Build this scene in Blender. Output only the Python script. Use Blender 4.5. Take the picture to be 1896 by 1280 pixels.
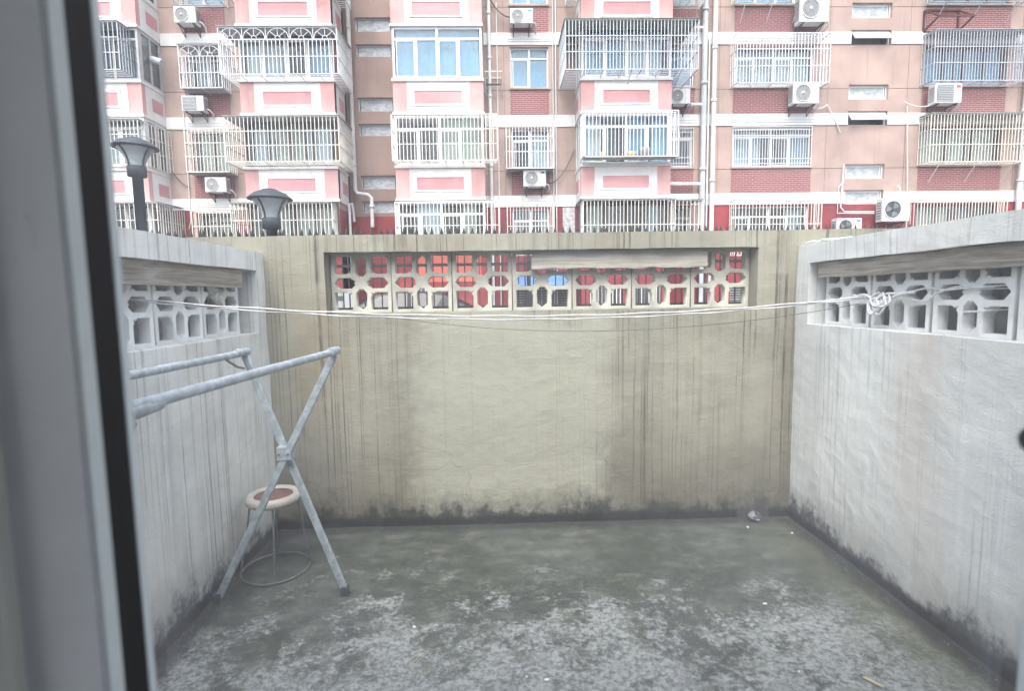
import bpy, math, random
from mathutils import Vector, Matrix, noise
random.seed(7)
for o in list(bpy.data.objects): bpy.data.objects.remove(o)
S = bpy.context.scene
COL = S.collection
PI = math.pi
rad = math.radians

# ------------------------------------------------------------------ camera
cam = bpy.data.cameras.new('camera'); co = bpy.data.objects.new('camera', cam); COL.objects.link(co)
cam.sensor_width = 36.0; cam.lens = 975.2/1896*36.0
cam.clip_start = 0.01; cam.clip_end = 2000
yaw, pitch, roll = 0.0254, -0.0948, 0.0151
fw = Vector((math.sin(yaw)*math.cos(pitch), math.cos(yaw)*math.cos(pitch), math.sin(pitch)))
rt = Vector((math.cos(yaw), -math.sin(yaw), 0)); up = rt.cross(fw)
r2 = rt*math.cos(roll)-up*math.sin(roll); u2 = up*math.cos(roll)+rt*math.sin(roll)
M = Matrix((r2, u2, -fw)).transposed().to_4x4(); M.translation = (0, 0, 1.55)
co.matrix_world = M
cam.dof.use_dof = True; cam.dof.focus_distance = 6.5; cam.dof.aperture_fstop = 5.0
S.camera = co

# ------------------------------------------------------------------ sky, sun, exposure
SUN_EL, SUN_AZ = 58.0, 192.0      # azimuth the light comes from, clockwise from +Y
w = bpy.data.worlds.new('World'); S.world = w; w.use_nodes = True
nt = w.node_tree
bg = nt.nodes['Background']
sky = nt.nodes.new('ShaderNodeTexSky'); sky.sky_type = 'NISHITA'; sky.sun_disc = False
sky.sun_elevation = rad(SUN_EL); sky.sun_rotation = rad(SUN_AZ)
sky.air_density = 1.0; sky.dust_density = 4.0; sky.ozone_density = 1.0
hs = nt.nodes.new('ShaderNodeHueSaturation'); hs.inputs['Saturation'].default_value = 0.46
nt.links.new(sky.outputs[0], hs.inputs['Color']); nt.links.new(hs.outputs[0], bg.inputs['Color'])
bg.inputs['Strength'].default_value = 0.15
sl = bpy.data.lights.new('sun', 'SUN'); so = bpy.data.objects.new('sun', sl); COL.objects.link(so)
sl.energy = 0.5; sl.angle = rad(30); sl.color = (1.0, 0.955, 0.89)
sd = Vector((math.sin(rad(SUN_AZ))*math.cos(rad(SUN_EL)), math.cos(rad(SUN_AZ))*math.cos(rad(SUN_EL)), math.sin(rad(SUN_EL))))
so.rotation_euler = (-sd).to_track_quat('-Z', 'Y').to_euler(); so.location = (0, -20, 40)
S.view_settings.view_transform = 'Standard'; S.view_settings.look = 'None'
S.view_settings.exposure = 1.85; S.view_settings.gamma = 1.0
S.render.engine = 'CYCLES'
S.cycles.max_bounces = 5; S.cycles.transparent_max_bounces = 12; S.cycles.diffuse_bounces = 2; S.cycles.glossy_bounces = 2

# ------------------------------------------------------------------ material helpers
class NT:
    def __init__(s, name):
        s.m = bpy.data.materials.new(name); s.m.use_nodes = True; s.t = s.m.node_tree
        s.b = s.t.nodes['Principled BSDF']; s.out = s.t.nodes['Material Output']
        s.tc = s.t.nodes.new('ShaderNodeTexCoord')
    def n(s, typ, **kw):
        x = s.t.nodes.new(typ)
        for k, v in kw.items(): setattr(x, k, v)
        return x
    def set(s, sock, v):
        if isinstance(v, bpy.types.NodeSocket): s.t.links.new(v, sock)
        elif v is not None: sock.default_value = v
    def math(s, op, a, b=None, c=None, clamp=False):
        x = s.n('ShaderNodeMath', operation=op, use_clamp=clamp)
        s.set(x.inputs[0], a)
        if b is not None: s.set(x.inputs[1], b)
        if c is not None: s.set(x.inputs[2], c)
        return x.outputs[0]
    def map(s, sc=(1, 1, 1), loc=(0, 0, 0), src=None):
        x = s.n('ShaderNodeMapping'); s.set(x.inputs['Vector'], src or s.tc.outputs['Object'])
        x.inputs['Scale'].default_value = sc; x.inputs['Location'].default_value = loc
        return x.outputs[0]
    def noise(s, vec, scale=5, detail=4, rough=.55, dist=0):
        x = s.n('ShaderNodeTexNoise'); s.set(x.inputs['Vector'], vec); x.inputs['Scale'].default_value = scale
        x.inputs['Detail'].default_value = detail; x.inputs['Roughness'].default_value = rough; x.inputs['Distortion'].default_value = dist
        return x.outputs['Fac']
    def vor(s, vec, scale=5, feat='F1'):
        x = s.n('ShaderNodeTexVoronoi', feature=feat); s.set(x.inputs['Vector'], vec); x.inputs['Scale'].default_value = scale
        return x.outputs['Distance']
    def ramp(s, f, a, b, lo=0.0, hi=1.0):
        x = s.n('ShaderNodeMapRange'); s.set(x.inputs[0], f); x.inputs[1].default_value = a; x.inputs[2].default_value = b
        s.set(x.inputs[3], lo); s.set(x.inputs[4], hi); x.interpolation_type = 'SMOOTHSTEP'
        return x.outputs[0]
    def mix(s, f, a, b, typ='MIX'):
        x = s.n('ShaderNodeMix', data_type='RGBA', blend_type=typ); s.set(x.inputs[0], f)
        for sk, v in ((x.inputs[6], a), (x.inputs[7], b)):
            s.set(sk, v if isinstance(v, bpy.types.NodeSocket) else (*v, 1.0))
        return x.outputs[2]
    def xyz(s, src=None):
        x = s.n('ShaderNodeSeparateXYZ'); s.set(x.inputs[0], src or s.tc.outputs['Object']); return x.outputs
    def comb(s, a, b, c):
        x = s.n('ShaderNodeCombineXYZ'); s.set(x.inputs[0], a); s.set(x.inputs[1], b); s.set(x.inputs[2], c); return x.outputs[0]
    def bump(s, h, strength=.3, dist=.01, nrm=None):
        x = s.n('ShaderNodeBump'); s.set(x.inputs['Height'], h); x.inputs['Strength'].default_value = strength
        x.inputs['Distance'].default_value = dist
        if nrm is not None: s.set(x.inputs['Normal'], nrm)
        return x.outputs[0]
    def fin(s, col, rough=.7, nrm=None, metal=0.0, spec=.5):
        s.set(s.b.inputs['Base Color'], col if isinstance(col, bpy.types.NodeSocket) else (*col, 1.0))
        s.set(s.b.inputs['Roughness'], rough); s.set(s.b.inputs['Metallic'], metal)
        s.b.inputs['Specular IOR Level'].default_value = spec
        if nrm is not None: s.set(s.b.inputs['Normal'], nrm)
        return s.m
MATS = {}
def paint(name, col, rough=.6, var=.12, scale=1.5, metal=0.0, streak=0.0, spec=.4, run=None):
    """painted surface: uneven tone, faint rain streaks, fine grain"""
    if name in MATS: return MATS[name]
    t = NT(name); v = t.tc.outputs['Object']
    n1 = t.noise(v, scale, 5, .6)
    d = tuple(c*(1-var*1.6) for c in col); l = tuple(min(1, c*(1+var*.7)) for c in col)
    c = t.mix(t.ramp(n1, .3, .7), d, l)
    if streak:
        x, y, z = t.xyz()
        sv = t.comb(t.math('MULTIPLY', t.math('ADD', x, y), 9.0), 0.0, t.math('MULTIPLY', z, .35))
        sn = t.ramp(t.noise(sv, 1.0, 3, .7), .52, .75, 0, streak)
        c = t.mix(sn, c, run or tuple(k*.55 for k in col))
        pt = t.ramp(t.noise(t.map((1, 1, 1), (7, 7, 7)), .55, 6, .7), .56, .66, 0, streak*.5); c = t.mix(pt, c, tuple(min(1, k*1.18) for k in col))
    b = t.bump(t.noise(v, 60, 3), .15, .004)
    MATS[name] = t.fin(c, rough, b, metal, spec); return MATS[name]

def stucco(name, col, dark, moss, streak=.5, mossh=.16, seed=0.0, patch=False, sill=1.4):
    t = NT(name); v = t.tc.outputs['Object']; x, y, z = t.xyz()
    h = t.math('ADD', x, t.math('MULTIPLY', y, .93))
    big = t.noise(t.map((1, 1, 1), (seed, seed, 0)), .9, 5, .6)
    mid = t.noise(t.map((1, 1, 1), (seed, 2*seed, 0)), 4.5, 4, .65)
    c = t.mix(t.ramp(big, .32, .68), tuple(k*.80 for k in col), tuple(min(1, k*1.07) for k in col))
    c = t.mix(t.ramp(mid, .45, .8, 0, .30), c, dark)
    # damp tint, large and vertical
    dv = t.comb(t.math('MULTIPLY', h, 1.6), seed, t.math('MULTIPLY', z, .5))
    c = t.mix(t.ramp(t.noise(dv, 1.0, 4, .6), .47, .72, 0, .45), c, tuple(a*b for a, b in zip(dark, (1.15, .95, .8))))
    # rain streaks: broad and hair-thin, running down
    s1 = t.comb(t.math('MULTIPLY', h, 22.0), seed, t.math('MULTIPLY', z, .30))
    n1 = t.ramp(t.noise(s1, 1.0, 2, .6), .50, .72)
    s2 = t.comb(t.math('MULTIPLY', h, 75.0), seed+3, t.math('MULTIPLY', z, .35))
    n2 = t.ramp(t.noise(s2, 1.0, 1, .5), .58, .66)
    gate = t.ramp(t.noise(t.comb(t.math('MULTIPLY', h, 2.3), seed+8, t.math('MULTIPLY', z, .75)), 1.0, 3, .6), .33 if patch else .38, .56 if patch else .62)
    brk = t.ramp(t.noise(t.map((9, 9, 5)), 1.0, 3, .7), .3, .6, .35, 1.0)
    st = t.math('MULTIPLY', t.math('MULTIPLY', t.math('MAXIMUM', t.math('MULTIPLY', n1, .55), n2), gate), brk)
    if patch:     # a newer, smoother render patch with few streaks
        ed = t.math('MULTIPLY', t.math('SUBTRACT', t.noise(t.map((1, 1, 1), (3, 0, 1)), 3.0, 5, .7), .5), .5)
        px_ = t.math('ABSOLUTE', t.math('SUBTRACT', t.math('ADD', x, ed), .10))
        pm = t.math('MULTIPLY', t.ramp(px_, .50, .76, 1, 0), t.ramp(t.math('ADD', z, ed), 1.36, 1.46, 1, 0))
        dm = t.math('MULTIPLY', t.math('SUBTRACT', 1.0, pm), t.ramp(t.math('ADD', z, t.math('MULTIPLY', t.math('SUBTRACT', big, .5), 1.2)), .15, 1.15, .75, 0))
        c = t.mix(dm, c, (.150, .138, .105))      # damp, browner render either side of the patch
        c = t.mix(t.math('MULTIPLY', pm, .80), c, (.375, .38, .305))
        st = t.math('MULTIPLY', st, t.math('SUBTRACT', 1.0, t.math('MULTIPLY', pm, .80)))
    c = t.mix(t.math('MULTIPLY', st, streak), c, tuple(k*.42 for k in dark))
    # mould and moss climbing from the ground
    mz = t.math('SUBTRACT', z, t.math('MULTIPLY', t.math('SUBTRACT', t.noise(t.map((1, 1, .6), (seed, 0, 0)), 3.2, 5, .72), .35), .62))
    c = t.mix(t.ramp(mz, mossh*.2, mossh*2.2, .50, 0), c, tuple((a+b)*.5 for a, b in zip(moss, dark)))
    mz2 = t.math('SUBTRACT', mz, t.math('MULTIPLY', t.math('SUBTRACT', t.noise(v, 24, 4, .75), .5), .20))
    c = t.mix(t.ramp(mz2, -.05, mossh*.75, .93, 0), c, moss)
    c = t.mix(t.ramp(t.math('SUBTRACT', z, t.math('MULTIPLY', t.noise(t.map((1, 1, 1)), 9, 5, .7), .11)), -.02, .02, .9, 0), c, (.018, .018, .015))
    if patch:     # damp patch with a tide line near the right corner
        dx = t.math('DIVIDE', t.math('SUBTRACT', x, 1.735), .125); dz = t.math('DIVIDE', z, .185)
        rr = t.math('ADD', t.math('ADD', t.math('MULTIPLY', dx, dx), t.math('MULTIPLY', dz, dz)), t.math('MULTIPLY', t.math('SUBTRACT', t.noise(v, 11, 4, .6), .5), .7))
        c = t.mix(t.ramp(rr, .70, 1.05, .50, 0), c, (.12, .12, .11)); c = t.mix(t.math('MULTIPLY', t.ramp(rr, .86, .97), t.ramp(rr, 1.0, 1.08, .35, 0)), c, (.07, .065, .055))
    # grime just beneath the coping and fine speckle
    sp = t.ramp(t.noise(v, 95, 2, .6), .64, .74, 0, .35)
    c = t.mix(sp, c, tuple(k*.5 for k in dark))
    g = t.noise(t.map((1, 1, 1.5)), 75, 2, .6)
    h_ = t.noise(t.map((1, 1, 1.8), (seed, 0, 0)), 10, 3, .62)
    if patch:     # hairline cracks and rough relief low on the patched wall
        wob = t.n('ShaderNodeVectorMath', operation='MULTIPLY_ADD'); nz = t.n('ShaderNodeTexNoise'); t.set(nz.inputs['Vector'], v); nz.inputs['Scale'].default_value = 5.0; nz.inputs['Detail'].default_value = 3
        t.set(wob.inputs[0], nz.outputs['Color']); wob.inputs[1].default_value = (.45, .45, .30); t.set(wob.inputs[2], t.map((1, 1, 1.6), (.7, 0, .2)))
        cr = t.ramp(t.vor(wob.outputs[0], 1.0, 'DISTANCE_TO_EDGE'), .001, .006, 1, 0)
        cr = t.math('MULTIPLY', cr, t.ramp(z, .30, .75, .8, .10))
        c = t.mix(t.math('MULTIPLY', cr, .5), c, tuple(k*.5 for k in dark))
        rough_ = t.math('MULTIPLY', t.noise(v, 24, 3, .7), t.ramp(z, .12, .5, 1.2, 0))
        h_ = t.math('SUBTRACT', t.math('ADD', h_, rough_), t.math('MULTIPLY', cr, .3))
    b = t.bump(h_, .22 if patch else .14, .02); b = t.bump(g, .24, .008, b)
    MATS[name] = t.fin(c, .88, b, 0, .25); return MATS[name]

def floor_mat():
    t = NT('mossy_concrete'); v = t.tc.outputs['Object']; x, y, z = t.xyz()
    a = t.noise(v, .9, 6, .62, .4); b = t.noise(t.map((1, 1.6, 1), (4, 7, 0)), 2.6, 5, .68, .3)
    f = t.noise(t.map((1, 1, 1), (9, 1, 0)), 9, 5, .72, .4); g = t.noise(v, 42, 3, .7)
    c = t.mix(t.ramp(a, .35, .65), (.045, .051, .043), (.110, .122, .108))
    c = t.mix(t.ramp(b, .45, .72, 0, .85), c, (.070, .084, .055))           # olive algae
    far = t.ramp(y, 2.3, 3.3)
    c = t.mix(t.math('MULTIPLY', t.ramp(f, .4, .65), t.math('MULTIPLY', far, .55)), c, (.120, .132, .100))
    # pale worn cement, more of it away from the back wall
    near = t.ramp(t.math('ADD', y, t.math('MULTIPLY', t.math('SUBTRACT', t.noise(v, 1.6, 5, .6), .5), 2.6)), 1.7, 3.35, .125, -.10)
    f2 = t.noise(t.map((1, 1, 1), (2, 5, 0)), 34, 5, .8, .2); f3 = t.noise(t.map((1, 1, 1), (6, 2, 0)), 5, 4, .7, .3)
    pale = t.ramp(t.math('ADD', t.math('ADD', t.math('MULTIPLY', f3, .58), t.math('MULTIPLY', f2, .42)), near), .50, .62)
    pale = t.math('MULTIPLY', pale, t.ramp(g, .34, .58, .25, 1))
    c = t.mix(t.math('MULTIPLY', pale, .80), c, (.44, .47, .47))
    c = t.mix(t.ramp(f2, .40, .62, .22, 0), c, (.04, .04, .036))
    mot = t.noise(t.map((1, 1.7, 1), (1, 8, 0)), 6.5, 5, .72, .3); c = t.mix(t.ramp(mot, .50, .64, 0, .55), c, (.17, .185, .155)); c = t.mix(t.ramp(mot, .34, .46, .6, 0), c, (.034, .037, .031))
    blot = t.ramp(t.noise(t.map((1, 1, 1), (11, 3, 0)), 1.7, 5, .65), .55, .7, 0, .7)
    c = t.mix(blot, c, (.048, .047, .045))
    # algae along the right wall and black line at the wall feet
    rw = t.ramp(t.math('ADD', x, t.math('MULTIPLY', f, .5)), 1.75, 2.2, 0, .75)
    c = t.mix(rw, c, (.105, .115, .062))
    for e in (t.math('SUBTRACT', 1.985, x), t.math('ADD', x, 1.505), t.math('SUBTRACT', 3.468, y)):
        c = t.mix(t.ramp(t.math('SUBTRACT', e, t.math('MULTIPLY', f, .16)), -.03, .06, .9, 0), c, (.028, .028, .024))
    spk = t.ramp(t.noise(v, 130, 2, .5), .68, .76, 0, .6); c = t.mix(spk, c, (.40, .40, .38))
    dsp = t.ramp(t.noise(t.map((1, 1, 1), (5, 5, 5)), 90, 3, .6), .60, .72, 0, .65); c = t.mix(dsp, c, (.025, .025, .024))
    damp = t.math('MULTIPLY', t.ramp(t.math('ADD', y, t.math('MULTIPLY', t.math('SUBTRACT', a, .5), 1.5)), 2.35, 2.75), t.ramp(t.noise(t.map((1, 1.5, 1), (3, 3, 0)), 2.2, 5, .68, .4), .36, .60, .85, .15))
    c = t.mix(t.math('MULTIPLY', damp, .75), c, (.030, .038, .024))
    wet = t.math('SUBTRACT', t.ramp(b, .3, .7, .68, .95), t.math('MULTIPLY', damp, .22))
    bp = t.bump(f, .5, .02); bp = t.bump(t.noise(v, 120, 2, .65), .8, .006, bp)
    return t.fin(c, wet, bp, 0, .35)

def brick_mat():
    t = NT('red_brick_tile'); x, y, z = t.xyz()
    bt = t.n('ShaderNodeTexBrick'); t.set(bt.inputs['Vector'], t.comb(x, z, 0.0))
    bt.inputs['Scale'].default_value = 1; bt.inputs['Brick Width'].default_value = .23; bt.inputs['Row Height'].default_value = .068
    bt.inputs['Mortar Size'].default_value = .008; bt.inputs['Bias'].default_value = -.2
    bt.inputs['Color1'].default_value = (.24, .065, .070, 1); bt.inputs['Color2'].default_value = (.17, .045, .052, 1)
    bt.inputs['Mortar'].default_value = (.50, .36, .35, 1)
    n = t.ramp(t.noise(t.tc.outputs['Object'], 1.3, 5, .6), .35, .7, 0, .35)
    c = t.mix(n, bt.outputs['Color'], (.27, .12, .12))
    return t.fin(c, .75, t.bump(bt.outputs['Fac'], .4, -.006))

def glass_mat(name, tint=(.9, .93, .93), refl=1.0, haze=0.0, rough=0.0, ior=1.5, frost=0.0):
    t = NT(name); t.t.nodes.remove(t.b)
    tr = t.n('ShaderNodeBsdfTransparent'); tr.inputs[0].default_value = (*tint, 1)
    gl = t.n('ShaderNodeBsdfGlossy'); gl.inputs['Roughness'].default_value = rough; gl.inputs[0].default_value = (.95, .97, 1, 1)
    fr = t.n('ShaderNodeFresnel'); geo = t.n('ShaderNodeNewGeometry'); t.set(fr.inputs[0], t.math('MULTIPLY_ADD', geo.outputs['Backfacing'], 1/ior-ior, ior))   # same reflection from either side of a thin pane
    f = t.math('MULTIPLY', fr.outputs[0], refl, clamp=True)
    m = t.n('ShaderNodeMixShader'); t.set(m.inputs[0], f); t.set(m.inputs[1], tr.outputs[0]); t.set(m.inputs[2], gl.outputs[0])
    o = m.outputs[0]
    if haze:  # pale translucent mix, standing in for haze on the glass
        tl = t.n('ShaderNodeBsdfTranslucent'); tl.inputs[0].default_value = (.9, .93, 1, 1)
        v = t.map((1, 1, 1))
        dn = t.ramp(t.noise(v, 7, 6, .65, .6), .3, .75, haze*.55, haze*1.4)
        spot = t.ramp(t.vor(v, 38), .02, .07, haze*1.6, 0)
        m2 = t.n('ShaderNodeMixShader'); t.set(m2.inputs[0], t.math('ADD', dn, spot)); t.set(m2.inputs[1], o); t.set(m2.inputs[2], tl.outputs[0]); o = m2.outputs[0]
    if frost:
        df = t.n('ShaderNodeBsdfDiffuse'); df.inputs[0].default_value = (.62, .67, .70, 1)
        fn = t.ramp(t.noise(t.map((1.3, 1.3, 2)), 2.5, 6, .65, .6), .3, .7, frost*.45, frost)
        m3 = t.n('ShaderNodeMixShader'); t.set(m3.inputs[0], fn); t.set(m3.inputs[1], o); t.set(m3.inputs[2], df.outputs[0]); o = m3.outputs[0]
    t.t.links.new(o, t.out.inputs['Surface']); return t.m

def curtain_mat(name, col):
    t = NT(name); c = t.mix(t.ramp(t.noise(t.map((6, 6, .5)), 1.0, 3), .35, .65), tuple(k*.86 for k in col), col)
    return t.fin(c, .9, None, 0, .1)
def wood_mat(name, col, dark):
    t = NT(name); x, y, z = t.xyz()
    v = t.comb(t.math('MULTIPLY', t.math('ADD', x, y), 1.2), t.math('MULTIPLY', y, .5), t.math('MULTIPLY', z, 26.0))
    n = t.noise(v, 1.3, 5, .65, 1.4)
    c = t.mix(t.ramp(n, .38, .62), dark, col); c = t.mix(t.ramp(t.noise(t.tc.outputs['Object'], 5, 5), .45, .7, 0, .5), c, tuple(k*1.15 for k in dark))
    return t.fin(c, .85, t.bump(n, .5, .01), 0, .2)
def metal_mat(name, col, rough=.45, metal=.8):
    t = NT(name); v = t.tc.outputs['Object']
    n = t.noise(v, 28, 5, .65); c = t.mix(t.ramp(n, .35, .7), tuple(k*.62 for k in col), col)
    c = t.mix(t.ramp(t.noise(v, 9, 6, .7), .60, .76, 0, .6), c, tuple(a*b for a, b in zip(col, (.75, .62, .5))))
    return t.fin(c, t.ramp(n, .3, .7, rough, min(1, rough+.25)), t.bump(n, .15, .003), metal)

M = {}
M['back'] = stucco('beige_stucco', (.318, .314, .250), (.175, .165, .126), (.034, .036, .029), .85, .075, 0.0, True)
M['side_l'] = stucco('grey_white_stucco', (.78, .80, .775), (.50, .51, .49), (.050, .052, .050), .65, .12, 4.3)
M['side_r'] = stucco('pale_grey_stucco', (.80, .825, .80), (.57, .58, .56), (.058, .060, .057), .42, .12, 9.1)
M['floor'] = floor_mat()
M['block_w'] = paint('white_cast_block', (.82, .84, .83), .85, .12, 6)
M['block_b'] = paint('beige_cast_block', (.52, .515, .445), .85, .2, 5)
M['board_g'] = wood_mat('weathered_grey_board', (.42, .39, .33), (.22, .19, .15))
M['board_b'] = wood_mat('weathered_brown_board', (.44, .42, .365), (.31, .29, .245))
M['tan'] = paint('tan_paint', (.43, .318, .278), .8, .14, .6, 0, .5)
M['stair'] = paint('brown_tan_paint', (.36, .255, .22), .8, .12, .6, 0, .4)
M['white'] = paint('white_paint', (.76, .76, .755), .7, .09, .8, 0, .42, .4, (.42, .34, .27))
M['pink'] = paint('pink_paint', (.64, .37, .36), .75, .14, .9, 0, .5)
M['panel'] = paint('rose_panel_paint', (.60, .315, .325), .75, .10, 1.2, 0, .2)
M['red'] = paint('dark_red_paint', (.29, .052, .058), .7, .18, .8, 0, .5)
M['orange'] = paint('orange_red_panel', (.56, .15, .11), .6, .08, 1)
M['brick'] = brick_mat()
M['joint'] = paint('dark_joint', (.13, .09, .075), .9)
M['upvc'] = paint('white_window_frame', (.76, .77, .78), .4, .05, 2)
M['dkframe'] = paint('dark_window_frame', (.11, .085, .085), .5, .1, 2)
M['grfm'] = paint('grey_window_frame', (.50, .50, .50), .5, .1, 2)
M['inside'] = paint('room_inside', (.34, .33, .31), .9, .2, 1)
M['glass'] = glass_mat('window_glass', (.80, .86, .88), 1.0)
M['glassb'] = glass_mat('blue_sky_tinted_glass', (.60, .80, .90), 1.3, 0, 0, 1.5, .18)  # tinted glass; its blue, over pale curtains, also paints in the mirrored sky
M['glassd'] = glass_mat('frosted_stair_glass', (.82, .87, .90), 1.5, 0, .12, 1.5, .85)
M['pane'] = glass_mat('hazed_window_pane', (.985, .99, .99), 1.0, .070)  # translucent white in the glass paints a milky veil over the view
M['cur_w'] = curtain_mat('white_curtain', (.78, .80, .82)); M['cur_c'] = curtain_mat('cream_curtain', (.74, .70, .55))
M['cur_b'] = curtain_mat('pale_blue_curtain', (.40, .58, .74)); M['cur_g'] = curtain_mat('grey_curtain', (.36, .38, .42))
M['cage_w'] = paint('white_cage_paint', (.74, .75, .76), .45, .10, 3)
M['cage_c'] = paint('cream_cage_paint', (.76, .73, .66), .45, .10, 3)
M['cage_s'] = metal_mat('stainless_cage', (.66, .70, .76), .4, .35)
M['sheet'] = paint('grey_sheet', (.42, .44, .46), .6, .2, 2, 0, .4)
M['sheet_g'] = paint('mossy_sheet', (.28, .31, .24), .8, .3, 3)
M['ac'] = paint('ac_white', (.70, .71, .71), .45, .06, 2, 0, .2)
M['ac_dk'] = paint('ac_dark', (.07, .075, .08), .6); M['ac_gr'] = paint('ac_grille_grey', (.20, .215, .23), .55)
M['black'] = paint('black_paint', (.022, .023, .026), .45, .2, 4); M['iron'] = paint('black_iron', (.02, .02, .022), .5, .2, 5)
M['lampdk'] = paint('dark_blue_grey_lamp', (.042, .050, .062), .55, .2, 4)
M['lampgl'] = glass_mat('frosted_lamp_glass', (.95, .96, .94), 1.0, .10, .15, 1.5, .70)
M['pipe'] = paint('white_pipe', (.70, .70, .69), .45, .08, 2, 0, .25); M['pipe_g'] = paint('grey_pipe', (.50, .53, .56), .5, .1, 2)
M['galv'] = metal_mat('galvanised_steel', (.52, .60, .66), .42, .35)
M['rust'] = paint('rusty_iron', (.13, .05, .05), .8, .3, 6)
M['cable'] = paint('dark_cable', (.06, .055, .055), .7); M['rope'] = paint('white_rope', (.72, .73, .74), .9, .12, 40)
M['asphalt'] = paint('asphalt', (.075, .075, .075), .9, .2, 3)
M['blue'] = paint('blue_canopy', (.12, .27, .52), .5, .15, 2); M['poster'] = paint('weathered_poster', (.58, .58, .59), .8, .25, 7)
M['frame'] = paint('grey_aluminium_sash', (.72, .75, .77), .5, .05, 8); M['frame2'] = paint('pale_bead', (.74, .80, .80), .45, .05, 8)
_t = NT('grey_aluminium_sash_worn'); _v = _t.tc.outputs['Object']
_c = _t.mix(_t.ramp(_t.noise(_v, 9, 4, .6), .35, .7), (.66, .69, .71), (.74, .77, .79)); _c = _t.mix(_t.ramp(_t.noise(_t.map((1, 1, .25)), 45, 4, .7), .60, .74, 0, .35), _c, (.42, .44, .45))
_c = _t.mix(_t.math('MULTIPLY', _t.ramp(_t.vor(_v, 26), .05, .11, .8, 0), _t.ramp(_t.noise(_v, 13, 2), .52, .60)), _c, (.16, .17, .17)); M['frame'] = _t.fin(_c, .5)
M['beige'] = paint('ivory_frame', (.66, .67, .62), .55, .06, 6); M['rubber'] = paint('black_rubber', (.012, .012, .014), .6)
M['room'] = paint('room_wall', (.72, .745, .76), .9, .06, 1); M['roomfl'] = paint('room_floor', (.55, .57, .58), .5, .2, 2)
M['facade'] = paint('house_render', (.50, .46, .42), .85, .1, 1)
M['stoolw'] = paint('ivory_stool_rim', (.45, .42, .375), .5, .1, 12); M['stoolr'] = paint('maroon_stool_seat', (.19, .105, .10), .6, .25, 14)
M['neigh'] = paint('weathered_neighbour_render', (.20, .20, .185), .9, .3, 2, 0, .5)
M['wire'] = metal_mat('dull_wire', (.28, .29, .30), .5, .6)
M['plastic'] = paint('torn_plastic', (.60, .59, .54), .5, .2, 18); M['bag'] = paint('crumpled_bag', (.13, .14, .155), .4, .35, 22)
M['straw'] = paint('straw', (.62, .52, .28), .7); M['bits'] = paint('white_scrap', (.75, .76, .76), .7)
M['carb'] = paint('black_car_paint', (.02, .022, .026), .35, .1, 1, 0, 0, .35); M['carg'] = glass_mat('car_glass', (.05, .06, .07), .8)
M['tyre'] = paint('tyre_rubber', (.02, .02, .02), .85); M['rim'] = metal_mat('alloy_rim', (.55, .56, .58), .35, .8)
M['logo'] = paint('blue_badge', (.05, .25, .55), .5); M['logor'] = paint('red_badge', (.5, .06, .07), .5)
M['cab'] = paint('grey_cabinet', (.36, .38, .39), .5, .08, 2)

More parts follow.
